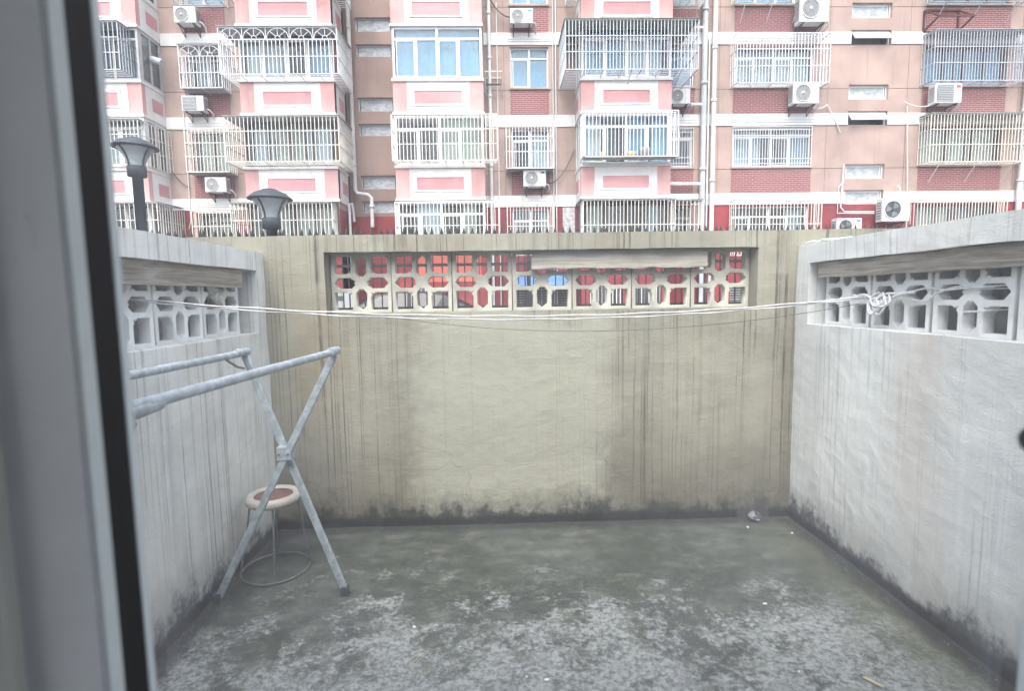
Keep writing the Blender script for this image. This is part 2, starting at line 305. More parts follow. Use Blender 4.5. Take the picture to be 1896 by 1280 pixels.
# ------------------------------------------------------------------ mesh helpers
class MB:
    def __init__(s): s.v = []; s.f = []; s.sm = []
    def add(s, vs, fs, smooth=False):
        b = len(s.v); s.v += [tuple(p) for p in vs]; s.f += [tuple(b+i for i in f) for f in fs]; s.sm += [smooth]*len(fs); return s
    def box(s, x0, x1, y0, y1, z0, z1):
        return s.add([(x0, y0, z0), (x1, y0, z0), (x1, y1, z0), (x0, y1, z0), (x0, y0, z1), (x1, y0, z1), (x1, y1, z1), (x0, y1, z1)],
                     [(0, 3, 2, 1), (4, 5, 6, 7), (0, 1, 5, 4), (1, 2, 6, 5), (2, 3, 7, 6), (3, 0, 4, 7)])
    def tube(s, pts, r, n=8, cap=True):
        pts = [Vector(p) for p in pts]; rs = r if isinstance(r, (list, tuple)) else [r]*len(pts)
        vs = []; up_ = None
        for i, p in enumerate(pts):
            d = (pts[min(i+1, len(pts)-1)]-pts[max(i-1, 0)]).normalized()
            if up_ is None: up_ = Vector((0, 0, 1)) if abs(d.z) < .9 else Vector((1, 0, 0))
            a = d.cross(up_).normalized(); b = a.cross(d).normalized(); up_ = b
            for k in range(n):
                t = 2*PI*k/n; vs.append(p+a*math.cos(t)*rs[i]+b*math.sin(t)*rs[i])
        fs = [(i*n+k, i*n+(k+1) % n, (i+1)*n+(k+1) % n, (i+1)*n+k) for i in range(len(pts)-1) for k in range(n)]
        s.add(vs, fs, True)
        if cap:
            s.add(vs[:n], [tuple(range(n))]); s.add(vs[-n:], [tuple(reversed(range(n)))])
        return s
    def lathe(s, prof, c=(0, 0, 0), n=24, axis='z'):
        vs = []
        for r, h in prof:
            for k in range(n):
                t = 2*PI*k/n; a, b = r*math.cos(t), r*math.sin(t)
                q = (a, b, h) if axis == 'z' else (a, -h, b)
                vs.append((c[0]+q[0], c[1]+q[1], c[2]+q[2]))
        fs = [(i*n+k, i*n+(k+1) % n, (i+1)*n+(k+1) % n, (i+1)*n+k) for i in range(len(prof)-1) for k in range(n)]
        return s.add(vs, fs, True)
    def prism(s, poly, a0, a1, axis='z'):
        n = len(poly)
        def P(u, v, a): return {'z': (u, v, a), 'x': (a, u, v), 'y': (u, a, v)}[axis]
        vs = [P(u, v, a0) for u, v in poly]+[P(u, v, a1) for u, v in poly]
        return s.add(vs, [tuple(range(n)), tuple(range(2*n-1, n-1, -1))]+[(i, (i+1) % n, n+(i+1) % n, n+i) for i in range(n)])
    def mesh(s, name, mat):
        m = bpy.data.meshes.new(name); m.from_pydata(s.v, [], s.f); m.polygons.foreach_set('use_smooth', s.sm)
        m.materials.append(mat if not isinstance(mat, str) else M[mat])
        import bmesh
        bm = bmesh.new(); bm.from_mesh(m); bmesh.ops.recalc_face_normals(bm, faces=bm.faces); bm.to_mesh(m); bm.free()
        return m
    def build(s, name, mat, parent=None, loc=None):
        return link(name, s.mesh(name, mat), parent, loc)
def link(name, mesh, parent=None, loc=None):
    o = bpy.data.objects.new(name, mesh); COL.objects.link(o)
    if parent: o.parent = parent
    if loc: o.location = loc
    return o
def bevel(o, wd=.005, seg=2):
    b = o.modifiers.new('bevel', 'BEVEL'); b.width = wd; b.segments = seg; b.limit_method = 'ANGLE'; b.angle_limit = rad(40); return o
def tag(o, label=None, cat=None, group=None, kind=None):
    for k, v in (('label', label), ('category', cat), ('group', group), ('kind', kind)):
        if v: o[k] = v
    return o
def empty(name, loc, label, cat, group=None):
    o = bpy.data.objects.new(name, None); COL.objects.link(o); o.location = loc; o.empty_display_size = .2
    return tag(o, label, cat, group)
_unit = {}
def ubar(mat):            # unit square bar along z, shared by every bar of one finish
    if mat not in _unit: _unit[mat] = MB().box(-.5, .5, -.5, .5, 0, 1).mesh('bar', mat)
    return _unit[mat]
def bar(parent, p, q, wdt, mat, name='bar'):
    """straight square bar from p to q, relative to its thing's base"""
    p = Vector(p)-parent.location; q = Vector(q)-parent.location; d = q-p
    o = bpy.data.objects.new(name, ubar(mat)); COL.objects.link(o); o.parent = parent
    o.location = p; o.rotation_mode = 'QUATERNION'; o.rotation_quaternion = d.to_track_quat('Z', 'Y'); o.scale = (wdt, wdt, d.length)
    return o
def rel(parent, mb):
    L = parent.location; mb.v = [(a-L.x, b-L.y, c-L.z) for a, b, c in mb.v]; return mb

def holed(u0, u1, v0, v1, holes, t0, t1, axis, step=None, amp=0.0, mats=None):
    """slab in the (u,z) plane between depths t0 (seen) and t1, with rectangular openings and reveals"""
    us = {u0, u1}; vs = {v0, v1}
    for a, b, c, d in holes: us |= {a, b}; vs |= {c, d}
    def sub(x):
        x = sorted(x)
        if not step: return x
        out = []
        for a, b in zip(x, x[1:]):
            n = max(1, round((b-a)/step)); out += [a+(b-a)*i/n for i in range(n)]
        return out+[x[-1]]
    us, vs = sub(us), sub(vs)
    inh = lambda a, b: any(h[0] < a < h[1] and h[2] < b < h[3] for h in holes)
    solid = {(i, j) for i in range(len(us)-1) for j in range(len(vs)-1) if not inh((us[i]+us[i+1])/2, (vs[j]+vs[j+1])/2)}
    mb = MB(); idx = {}
    ds = [t0, t1]
    if step:
        n = max(1, round(abs(t1-t0)/step)); ds = [t0+(t1-t0)*k/n for k in range(n+1)]
    def V(i, j, k):
        if (i, j, k) not in idx:
            p = Vector((us[i], ds[k], vs[j])) if axis == 'y' else Vector((ds[k], us[i], vs[j]))
            if amp: p = p+noise.noise_vector(p*3.1)*amp+noise.noise_vector(p*13)*amp*.45
            idx[(i, j, k)] = len(mb.v); mb.v.append(tuple(p))
        return idx[(i, j, k)]
    K = len(ds)-1
    for i, j in solid:
        mb.f.append((V(i, j, 0), V(i+1, j, 0), V(i+1, j+1, 0), V(i, j+1, 0)))
        mb.f.append((V(i, j, K), V(i, j+1, K), V(i+1, j+1, K), V(i+1, j, K)))
        for (di, dj), (a, b) in {(-1, 0): ((i, j), (i, j+1)), (1, 0): ((i+1, j), (i+1, j+1)), (0, -1): ((i, j), (i+1, j)), (0, 1): ((i, j+1), (i+1, j+1))}.items():
            if (i+di, j+dj) not in solid:
                for k in range(K): mb.f.append((V(*a, k), V(*b, k), V(*b, k+1), V(*a, k+1)))
    mb.sm = [False]*len(mb.f)
    return mb

# ================================================================== SETTING
o = MB()
N = 70
def grid(x0, x1, y0, y1, nx, ny, zf):
    mb = MB(); vs = [(x0+(x1-x0)*i/nx, y0+(y1-y0)*j/ny, 0) for j in range(ny+1) for i in range(nx+1)]
    vs = [(a, b, zf(a, b)) for a, b, c in vs]
    return mb.add(vs, [(j*(nx+1)+i, j*(nx+1)+i+1, (j+1)*(nx+1)+i+1, (j+1)*(nx+1)+i) for j in range(ny) for i in range(nx)], True)
tag(grid(-1.62, 2.12, .5, 3.60, 120, 100, lambda x, y: .006*noise.noise(Vector((x*1.7, y*1.7, 0)))+.002*noise.noise(Vector((x*9, y*9, 3)))-.003).build('courtyard_floor', 'floor'), kind='structure')
tag(MB().box(-14, -1.60, .5, 3.6, -.3, -.012).build('ground_neighbour', 'asphalt'), kind='structure')
tag(MB().box(2.10, 14, .5, 3.6, -.3, -.012).build('ground_neighbour', 'asphalt'), kind='structure')
tag(MB().add([(-500, 3.66, .25), (500, 3.66, .25), (500, 900, .25), (-500, 900, .25)], [(0, 1, 2, 3)]).build('street', 'asphalt'), kind='structure')
tag(MB().box(-30, 30, 17.2, 18.0, .25, .37).build('pavement', paint('pavement_grey', (.28, .27, .26), .9, .15, 2)), kind='structure')
tag(MB().add([(-500, -500, -.30), (500, -500, -.30), (500, 3.7, -.30), (-500, 3.7, -.30)], [(0, 1, 2, 3)]).build('ground', 'asphalt'), kind='structure')

# ------------------------------------------------------------------ breeze block (one mesh for all)
def block_mesh(mat, name='breeze_block', w_=.402, t_=.060):
    cu = bpy.data.curves.new('tmp', 'CURVE'); cu.dimensions = '2D'; cu.fill_mode = 'BOTH'; cu.extrude = t_/2-.004; cu.bevel_depth = .004; cu.bevel_resolution = 1; cu.offset = -.004
    def sp(pts):
        s_ = cu.splines.new('POLY'); s_.points.add(len(pts)-1); s_.use_cyclic_u = True
        for q, (a, b) in zip(s_.points, pts): q.co = ((a-.5)*w_, (b-.5)*w_, 0, 1)
    sp([(0, 0), (1, 0), (1, 1), (0, 1)])
    for sx in (0, 1):
        for sy in (0, 1):
            f = lambda u, v: ((u if not sx else 1-u), (v if not sy else 1-v))
            sp([f(.065, .055), f(.345, .055), f(.345, .262), f(.318, .298), f(.342, .342), f(.298, .318), f(.262, .345), f(.065, .345)])
    for k in range(4):
        def rot(u, v):
            u, v = u-.5, v-.5
            for _ in range(k): u, v = -v, u
            return (u+.5, v+.5)
        sp([rot(*q) for q in ((.5, .05), (.588, .125), (.588, .335), (.525, .405), (.5, .38), (.475, .405), (.412, .335), (.412, .125))])
    ob = bpy.data.objects.new('tmp', cu); COL.objects.link(ob)
    dg = bpy.context.evaluated_depsgraph_get(); m = bpy.data.meshes.new_from_object(ob.evaluated_get(dg)); m.name = name
    bpy.data.objects.remove(ob); bpy.data.curves.remove(cu); m.materials.clear(); m.materials.append(M[mat]); return m
bm_w = block_mesh('block_w'); bm_b = block_mesh('block_b')
def place_block(parent, mesh, loc, rz):
    b = link('breeze_block', mesh, parent, loc); b.rotation_euler = (rad(90), 0, rz); return b

def board(parent, p, q, z0, z1, th, mat, sag=.008):
    """rough weathered board between two plan points"""
    mb = MB(); n, m = 40, 6; p = Vector(p); q = Vector(q); d = (q-p).normalized(); nrm = Vector((-d.y, d.x, 0)); L = (q-p).length
    ring = []
    prof = [(0, 0), (.33, 0), (.66, 0), (1, 0), (1, 1), (.5, 1), (0, 1)]
    for i in range(n+1):
        for zz, tt in prof:
            b = p+d*(L*i/n); b.z = z0+(z1-z0)*zz; b += nrm*(th*(tt-.5))
            b += noise.noise_vector(b*9)*sag+noise.noise_vector(b*31)*sag*.4; ring.append(b)
    k = len(prof)
    mb.add(ring, [(i*k+j, i*k+(j+1) % k, (i+1)*k+(j+1) % k, (i+1)*k+j) for i in range(n) for j in range(k)]+[tuple(range(k)), tuple(range(n*k+k-1, n*k-1, -1))])
    return mb.build('board', mat, parent)

XL, XR, YB = -1.506, 1.987, 3.469
bx0, bx1 = -1.118, 1.722
bw = tag(holed(-7.5, 7.5, -.29, 1.954, [(bx0, bx1, 1.448, 1.846)], YB, YB+.24, 'y', .045, .006).build('garden_wall', 'back'),
         'beige streaked rendered yard wall facing the camera, with seven pierced blocks in its slot', 'wall')
for i in range(7): place_block(bw, bm_b, (bx0+.203+i*.4057, YB+.145, 1.647), 0)
board(bw, (.23, YB+.072, 0), (1.40, YB+.072, 0), 1.722, 1.842, .05, 'board_b')
lw = tag(holed(.50, YB+.01, -.29, 1.848, [(.75, 3.355, 1.340, 1.730)], XL, XL-.22, 'x', .045, .006).build('garden_wall', 'side_l'),
         'grey white yard wall on the left, behind the drying rack and stool', 'wall')
for i in range(6): place_block(lw, bm_w, (XL-.135, 3.330-.203-i*.41, 1.535), rad(90))
board(lw, (XL-.062, .76, 0), (XL-.062, 3.24, 0), 1.622, 1.727, .05, 'board_g')
rw = tag(holed(.50, YB+.01, -.29, 1.848, [(.75, 3.335, 1.340, 1.730)], XR, XR+.22, 'x', .045, .006).build('garden_wall', 'side_r'),
         'pale grey yard wall on the right where the white rope is knotted', 'wall')
for i in range(6): place_block(rw, bm_w, (XR+.135, 3.325-.203-i*.418, 1.535), rad(90))
board(rw, (XR+.062, .76, 0), (XR+.062, 3.30, 0), 1.632, 1.727, .05, 'board_g')
M['backing'] = paint('olive_grey_backing', (.27, .28, .245), .9, .25, 4, 0, .4)
MB().box(XL-.265, XL-.222, .70, 3.44, 1.28, 1.80).build('backing_panel', 'backing', lw)      # solid leaf behind the pierced blocks
MB().box(XR+.222, XR+.265, .70, 3.44, 1.28, 1.80).build('backing_panel', 'backing', rw)
tag(MB().box(-5.3, -5.06, .5, 3.46, -.29, 1.85).build('garden_wall', 'neigh'), 'neighbouring yard wall glimpsed through the blocks of the left wall', 'wall')
tag(MB().box(5.5, 5.74, .5, 3.46, -.29, 1.85).build('garden_wall', 'neigh'), 'neighbouring yard wall glimpsed through the blocks of the right wall', 'wall')

# ================================================================== APARTMENT BUILDING
YW, YBY, YST, HS = 19.6, 18.4, 20.4, 2.82
BX0, BX1, TOP = -18.0, 25.0, 15.6
B = empty('apartment_building', (0, YW, .25), 'pink, white and tan apartment block with projecting bays across the street', 'building')
def P(mb, name, mat, parent=None): return rel(B, mb).build(name, mat, parent or B)
bays = [(-14.75, -11.62), (-8.42, -5.32), (-3.38, -.37), (2.92, 6.0)]
winx = {'l1': (-10.75, -9.35), 'l2': (.58, 1.95), 's': (6.25, 7.21), 'd': (8.64, 11.57), 'e': (15.62, 18.72)}
swx = (12.88, 14.35)
holes = []
for L in range(0, 4):
    zb = HS*L
    for a, b in winx.values(): holes.append((a, b, 3.30+zb, 4.70+zb))
for k in range(0, 3):
    zb = HS*k
    holes.append((swx[0], swx[1], 5.66+zb, 6.18+zb)); holes.append((swx[0], swx[1], 4.74+zb, 5.25+zb))
up_h = [h for h in holes if h[2] > 4.72]; lo_h = [h for h in holes if h[2] < 4.7]
st0, st1 = -5.32, -3.38
P(holed(BX0, st0, 4.765, TOP, [h for h in up_h if h[0] < st0], YW, YW+.24, 'y'), 'wall', 'tan')
P(holed(st1, BX1, 4.765, TOP, [h for h in up_h if h[0] > st1 and h[2] > 4.765]+[(swx[0], swx[1], 4.765, 5.25)], YW, YW+.24, 'y'), 'wall', 'tan')
bas = [(.55, 2.70, .95, 1.78), (8.7, 11.4, .95, 1.78), (15.7, 18.6, .95, 1.78), (-10.7, -9.4, .95, 1.78)]
P(holed(BX0, st0, .25, 4.765, [h for h in lo_h if h[0] < st0]+[bas[3]], YW, YW+.24, 'y'), 'base_wall', 'red')
P(holed(st1, BX1, .25, 4.765, [h for h in lo_h if h[0] > st1]+bas[:3]+[(swx[0], swx[1], 4.74, 4.765)], YW, YW+.24, 'y'), 'base_wall', 'red')
sh = []
for k in range(3): sh += [(-5.06, -3.72, 5.61+HS*k, 6.11+HS*k), (-5.06, -3.72, 4.73+HS*k, 5.17+HS*k)]
P(holed(st0, st1, 4.60, TOP, sh, YST, YST+.24, 'y'), 'stair_wall', 'stair')
P(MB().box(st0, st1, YST, YST+.24, .25, 4.6), 'stair_base', 'red')
for xx, s_ in ((st0, -1), (st1, 1)):
    P(MB().box(*sorted((xx, xx+s_*.02)), YBY+.01, YST, 4.6, TOP), 'stair_return', 'stair')
    P(MB().box(*sorted((xx, xx+s_*.02)), YBY+.01, YST, .25, 4.6), 'stair_return', 'red')
P(MB().box(BX0, BX1, YW+.24, YW+9, .25, .3), 'floor_slab', 'inside'); P(MB().box(BX0, BX1, YW-.02, YW+9, TOP, TOP+.3), 'roof', 'white')
P(MB().box(BX0, BX0+.2, YW+.24, YW+9, .3, TOP), 'end_wall', 'tan'); P(MB().box(BX1-.2, BX1, YW+.24, YW+9, .3, TOP), 'end_wall', 'tan'); P(MB().box(BX0, BX1, YW+8.8, YW+9, .3, TOP), 'rear_wall', 'tan')
# white storey bands, their moulding lines and the joints
segs = [(-11.60, -8.44), (-.35, 2.90), (6.02, swx[0]-.002), (swx[1]+.002, BX1)]
for L in range(0, 4):
    for a, b in segs:
        z0 = 4.76+HS*L; z1 = 5.17+HS*L
        bd = P(MB().box(a, b, YW-.035, YW+.01, z0, z1), 'storey_band', 'white')
        for n_, (p, q) in winx.items():
            if a < p and q < b:
                for dz in (.11, .19): P(MB().box(p-.1, q+.1, YW-.055, YW-.034, z0+dz, z0+dz+.045), 'moulding', 'white', bd)
    for a, b in segs:
        P(MB().box(a, b, YW-.003, YW+.01, 6.03+HS*L, 6.05+HS*L), 'joint', 'joint')
for L in range(1, 4):
    for n_, (a, b) in winx.items():
        P(MB().box(a-.01, b+.01, YW-.012, YW+.01, 5.185+HS*(L-1), 5.985+HS*(L-1)), 'brick_panel', 'brick')
        P(MB().box(a-.03, b+.03, YW-.07, YW+.01, 6.055+HS*(L-1), 6.115+HS*(L-1)), 'sill', 'tan')
for xx in (-8.9, .35, 2.2, 8.1, 12.1, 15.05, 19.2):
    P(MB().box(xx, xx+.012, YW-.0025, YW+.01, 5.18, TOP-.1), 'joint', 'joint')

def curtain(parent, x0, x1, y, z0, z1, mat, amp=.018):
    n = max(8, int((x1-x0)/.045)); vs = []; ph = random.random()*6; fq = 38+random.random()*16
    for i in range(n+1):
        x = x0+(x1-x0)*i/n; yy = y+amp*math.sin(x*fq+ph)+amp*.6*math.sin(x*fq*.37)
        vs += [(x, yy, z0), (x, yy+.004, z1)]
    mb = MB().add(vs, [(2*i, 2*i+2, 2*i+3, 2*i+1) for i in range(n)], True)
    return rel(B, mb).build('curtain', mat, parent)
def window(x0, x1, z0, z1, y, n=2, tr=0.0, fm='upvc', gm='glass', cur=None, t=.055, depth=1.0, inset=-.05, room=True):
    """frame with n lights (and a transom row), panes, curtains and the room behind"""
    mb = MB(); y0, y1 = y, y+.07
    mb.box(x0, x1, y0, y1, z0, z0+t).box(x0, x1, y0, y1, z1-t, z1).box(x0, x0+t, y0+.001, y1, z0+t, z1-t).box(x1-t, x1, y0+.001, y1, z0+t, z1-t)
    zt = z1-t
    if tr:
        zt = z1-tr; mb.box(x0+t, x1-t, y0-.002, y1, zt, zt+t)
    wI = (x1-x0-2*t)/n
    for i in range(1, n): mb.box(x0+t+wI*i-t*.6, x0+t+wI*i+t*.6, y0+.003*(i % 2)+.001, y1-.001, z0+t, zt)
    if tr:
        for i in range(1, max(2, n//2)): 
            xx = x0+t+(x1-x0-2*t)*i/max(2, n//2); mb.box(xx-t*.5, xx+t*.5, y0+.002, y1-.001, zt+t, z1-t)
    f = rel(B, mb).build('window', fm, B)
    for i in range(n):
        a = x0+t+wI*i+t*.6; b = x0+t+wI*(i+1)-t*.6
        pm = rel(B, MB().box(a, b, y+.03, y+.038, z0+t, zt)).build('pane', gm, f)
        if fm == 'upvc' and i % 2 == 0: rel(B, MB().box(a, a+.03, y+.012, y+.029, z0+t, zt).box(b-.03, b, y+.012, y+.029, z0+t, zt).box(a+.03, b-.03, y+.012, y+.029, z0+t, z0+t+.035).box(a+.03, b-.03, y+.012, y+.029, zt-.035, zt)).build('sash', fm, f)
    if tr:
        m = max(2, n//2)
        for i in range(m):
            wa = (x1-x0-2*t)/m; rel(B, MB().box(x0+t+wa*i+t*.5, x0+t+wa*(i+1)-t*.5, y+.03, y+.038, zt+t, z1-t)).build('pane', gm, f)
    if cur:
        for (a, b, cm) in cur: curtain(f, x0+(x1-x0)*a, x0+(x1-x0)*b, y+.22, z0+.02, z1-.06, cm)
    if room:
        a, b, c, d = x0+inset, x1-inset, z0-.04, z1+.04
        rm = MB().add([(a, y+.10, c), (b, y+.10, c), (b, y+depth, c), (a, y+depth, c), (a, y+.10, d), (b, y+.10, d), (b, y+depth, d), (a, y+depth, d)],
                      [(0, 1, 2, 3), (4, 7, 6, 5), (3, 2, 6, 7), (0, 3, 7, 4), (1, 5, 6, 2)])
        rel(B, rm).build('room_lining', 'inside', f)
    return f
W_ = {('l1', 0): (2, .4, 'dkframe', 'glass', [(.2, .8, 'cur_c')]), ('l1', 1): (2, .0, 'dkframe', 'glass', [(.1, .75, 'cur_c'), (.8, 1, 'cur_w')]), ('l1', 2): (2, .42, 'upvc', 'glass', [(.1, .55, 'cur_w')]), ('l1', 3): (2, .4, 'upvc', 'glassb', [(.02, .98, 'cur_w')]),
      ('l2', 0): (2, .45, 'upvc', 'glass', [(.0, .45, 'cur_g'), (.75, 1, 'cur_w')]), ('l2', 1): (2, .42, 'upvc', 'glass', [(.5, 1, 'cur_w')]), ('l2', 2): (2, .40, 'upvc', 'glassb', [(.02, .98, 'cur_w')]), ('l2', 3): (2, .40, 'upvc', 'glassb', [(.02, .98, 'cur_w')]),
      ('s', 0): (1, .4, 'upvc', 'glass', [(.3, .8, 'cur_w')]), ('s', 1): (1, .4, 'upvc', 'glass', None), ('s', 2): (1, .4, 'upvc', 'glassb', [(.02, .98, 'cur_w')]), ('s', 3): (1, .4, 'upvc', 'glassb', [(.02, .98, 'cur_w')]),
      ('d', 0): (4, .4, 'upvc', 'glass', [(.1, .3, 'cur_g'), (.75, .95, 'cur_w')]), ('d', 1): (4, .35, 'upvc', 'glass', [(.0, .4, 'cur_w'), (.7, 1, 'cur_b')]), ('d', 2): (4, .40, 'upvc', 'glass', [(.0, 1, 'cur_w')]), ('d', 3): (4, .4, 'upvc', 'glassb', [(.02, .98, 'cur_w')]),
      ('e', 0): (4, .0, 'dkframe', 'glass', [(.02, .45, 'cur_c'), (.52, .9, 'cur_g')]), ('e', 1): (3, .0, 'dkframe', 'glass', [(.02, .62, 'cur_c'), (.66, .98, 'cur_c')]), ('e', 2): (4, .0, 'dkframe', 'glass', [(.0, .42, 'cur_b'), (.46, 1, 'cur_b')]), ('e', 3): (4, .4, 'dkframe', 'glassb', None)}
for (nm, L), (n, tr, fm, gm, cur) in W_.items():
    a, b = winx[nm]; window(a, b, 3.30+HS*L, 4.70+HS*L, YW+.09, n, tr, fm, gm, cur)
for k in range(3):
    for j, (z0, z1) in enumerate(((4.74, 5.25), (5.66, 6.18))):
        if j == 0 and k in (1, 2): continue
        window(swx[0], swx[1], z0+HS*k, z1+HS*k, YW+.10, 1, 0, 'upvc', 'glassd', None, .05, .5)
    for (z0, z1) in ((4.73, 5.17), (5.61, 6.11)): window(-5.06, -3.72, z0+HS*k, z1+HS*k, YST+.10, 1, 0, 'grfm', 'glassd', None, .05, .5)
# the two stair windows that hang open as hoppers
for k in (1, 2):
    z0, z1 = 4.74+HS*k, 5.25+HS*k
    f = window(swx[0], swx[1], z0, z1, YW+.10, 1, 0, 'upvc', 'inside', None, .045, .5)
    for ch in list(f.children):
        if ch.name.startswith(('pane', 'sash')): bpy.data.objects.remove(ch)
    t_ = .05; h = z1-z0-.1; ax = swx[0]+.05; bx = swx[1]-.05
    sa = MB().box(ax, bx, -.035, 0, -t_, 0).box(ax, bx, -.035, 0, -h, -h+t_).box(ax, ax+t_, -.035, 0, -h+t_, -t_).box(bx-t_, bx, -.035, 0, -h+t_, -t_)
    pn = MB().box(ax+t_, bx-t_, -.022, -.014, -h+t_, -t_)
    for mb, nm_, mt in ((sa, 'open_sash', 'upvc'), (pn, 'pane', 'glassd')):
        s_ = mb.build(nm_, mt, f); s_.location = Vector((0, YW+.09, z1-.045))-B.location; s_.rotation_euler = (rad(-38), 0, 0)
# basement windows
for a, b, c, d in bas:
    f = window(a, b, c, d, YW+.10, 2, 0, 'grfm', 'glass', None, .05, .6)
    n = 9
    for i in range(n): rel(B, MB().box(a, b, YW+.02, YW+.035, c+.05+(d-c-.1)*i/(n-1), c+.068+(d-c-.1)*i/(n-1))).build('slat', 'cage_c', f)

def bay(i, x0, x1):
    z_s = [(4.84+HS*k, 5.98+HS*k) for k in range(4)]
    pw = .46
    bs = P(MB().box(x0, x1, YBY, YW-.001, .25, 3.16), 'bay_base', 'red')
    for z0, z1 in z_s:
        sp = P(MB().box(x0+pw, x1-pw, YBY, YW-.001, z0, z1), 'spandrel', 'white')
        P(MB().box(x0, x0+pw, YBY-.004, YW-.001, z0+.06, z1-.09), 'pilaster', 'pink', sp)
        P(MB().box(x1-pw, x1, YBY-.004, YW-.001, z0+.06, z1-.09), 'pilaster', 'pink', sp)
        P(MB().box(x0-.03, x1+.03, YBY-.045, YW-.002, z0-.02, z0+.058), 'ledge', 'white', sp)
        P(MB().box(x0-.03, x1+.03, YBY-.055, YW-.002, z1-.088, z1), 'ledge', 'white', sp)
        cx = (x0+x1)/2; a, b, c, d = cx-.79, cx+.79, z0+.32, z0+.74
        P(MB().box(a, b, YBY-.012, YBY+.01, c, d), 'rose_panel', 'panel', sp)
        e = .10
        P(MB().box(a-e, b+e, YBY-.03, YBY+.01, d, d+.05).box(a-e, b+e, YBY-.03, YBY+.01, c-.05, c).box(a-e, a-.002, YBY-.029, YBY+.01, c, d).box(b+.002, b+e, YBY-.029, YBY+.01, c, d), 'moulding', 'white', sp)
        for xx, s_ in ((x0, -1), (x1, 1)):          # the bay's flanks: white with a small rose panel
            P(MB().box(*sorted((xx, xx+s_*.006)), YBY+.20, YW-.002, z0+.06, z1-.09), 'flank_panel', 'white', sp)
            P(MB().box(*sorted((xx, xx+s_*.016)), YBY+.50, YW-.12, c, d), 'rose_panel', 'panel', sp)
bay_specs = {0: {0: (4, .0, 'upvc', 'glass', [(.0, .5, 'cur_c')]), 1: (4, .4, 'upvc', 'glass', [(.4, 1, 'cur_w')]), 2: (4, .4, 'grfm', 'glass', None), 3: (4, .4, 'upvc', 'glass', None)},
             1: {0: (4, .0, 'dkframe', 'glass', [(.1, .42, 'cur_c'), (.5, .92, 'cur_c')]), 1: (4, .0, 'dkframe', 'glass', [(.08, .3, 'cur_w'), (.33, .64, 'cur_c'), (.66, .92, 'cur_w')]), 2: (4, .42, 'upvc', 'glass', [(.05, .45, 'cur_w'), (.72, .97, 'cur_b')]), 3: (4, .4, 'upvc', 'glass', None)},
             2: {0: (4, .5, 'upvc', 'glass', [(.2, .5, 'cur_w'), (.74, .9, 'cur_c')]), 1: (4, .5, 'upvc', 'glass', [(.5, .98, 'cur_c')]), 2: (4, .42, 'upvc', 'glassb', [(.02, .98, 'cur_w')]), 3: (4, .4, 'upvc', 'glass', None)},
             3: {0: (4, .0, 'dkframe', 'glass', [(.07, .26, 'cur_c'), (.72, .9, 'cur_w')]), 1: (4, .45, 'upvc', 'glass', [(.03, .22, 'cur_w'), (.5, .75, 'cur_b'), (.8, 1, 'cur_b')]), 2: (4, .42, 'upvc', 'glass', [(.0, .5, 'cur_b'), (.52, .9, 'cur_w')]), 3: (4, .4, 'upvc', 'glass', None)}}
for i, (x0, x1) in enumerate(bays):
    bay(i, x0, x1)
    for L, (n, tr, fm, gm, cur) in bay_specs[i].items():
        if i == 1 and L == 3 and False: continue
        z0, z1 = 3.16+HS*L+.001, 4.82+HS*L-.001
        f = window(x0+.02, x1-.02, z0, z1, YBY+.03, n, tr, fm, gm, cur, .075, 1.1, .09, True)
        # glazed flanks of the bay
        for xx, s_ in ((x0, 1), (x1, -1)):
            xa, xb = sorted((xx+s_*.01, xx+s_*.06))
            rel(B, MB().box(xa, xb, YBY+.11, YW, z0, z0+.09).box(xa, xb, YBY+.11, YW, z1-.09, z1).box(xa, xb, YBY+.11, YBY+.2, z0+.09, z1-.09).box(xa, xb, YW-.09, YW, z0+.09, z1-.09).box(xa, xb, YBY+.62, YBY+.68, z0+.09, z1-.09)).build('side_frame', fm, f)
            rel(B, MB().box(*sorted((xx+s_*.03, xx+s_*.036)), YBY+.2, YW-.09, z0+.09, z1-.09)).build('pane', gm, f)
# ground-floor bay faces: orange panels and barred basement lights
P(MB().box(-2.85, -.55, YBY-.02, YBY+.01, 2.05, 2.95), 'door_panel', 'orange')
P(MB().box(-6.9, -5.6, YBY-.02, YBY+.01, 2.05, 2.8), 'door_panel', 'orange')
for a, b in ((3.2, 4.3), (4.6, 5.7), (-3.1, -1.9), (-8.1, -6.2)):
    g = P(MB().box(a, b, YBY-.02, YBY+.01, 1.0, 1.80), 'basement_light', 'ac_dk')
    for i in range(9): P(MB().box(a+.02+(b-a-.06)*i/8, a+.045+(b-a-.06)*i/8, YBY-.05, YBY-.022, 1.0, 1.80), 'bar', 'cage_c', g)
cnp = P(MB().prism([(YBY-.75, 1.86), (YW-.002, 2.22), (YW-.002, 2.27), (YBY-.75, 1.90)], .55, 2.6, 'x'), 'canopy', 'blue')
# pipes and cables fixed to the facade
def pipe(pts, r, mat='pipe', name='drain_pipe', n=10): return P(MB().tube(pts, r, n), name, mat)
def collar(p, x, y, r, zs, mat='pipe'):
    for z in zs: rel(B, MB().lathe([(r, z-.05), (r*1.22, z-.05), (r*1.22, z+.05), (r, z+.05)], (x, y, 0), 10)).build('collar', mat, p)
pp = pipe([(-.15, 19.45, .3), (-.15, 19.45, TOP)], .062); collar(pp, -.15, 19.45, .062, (2.4, 5.0, 6.2, 8.6, 9.9, 11.4))
pp = pipe([(7.50, 19.42, .3), (7.50, 19.42, TOP)], .10, 'pipe_g'); collar(pp, 7.5, 19.42, .1, (3.0, 6.0, 9.0, 11.5), 'pipe_g')
pp = pipe([(7.86, 19.42, .3), (7.86, 19.42, TOP)], .085); collar(pp, 7.86, 19.42, .085, (2.6, 5.6, 8.4, 10.2))
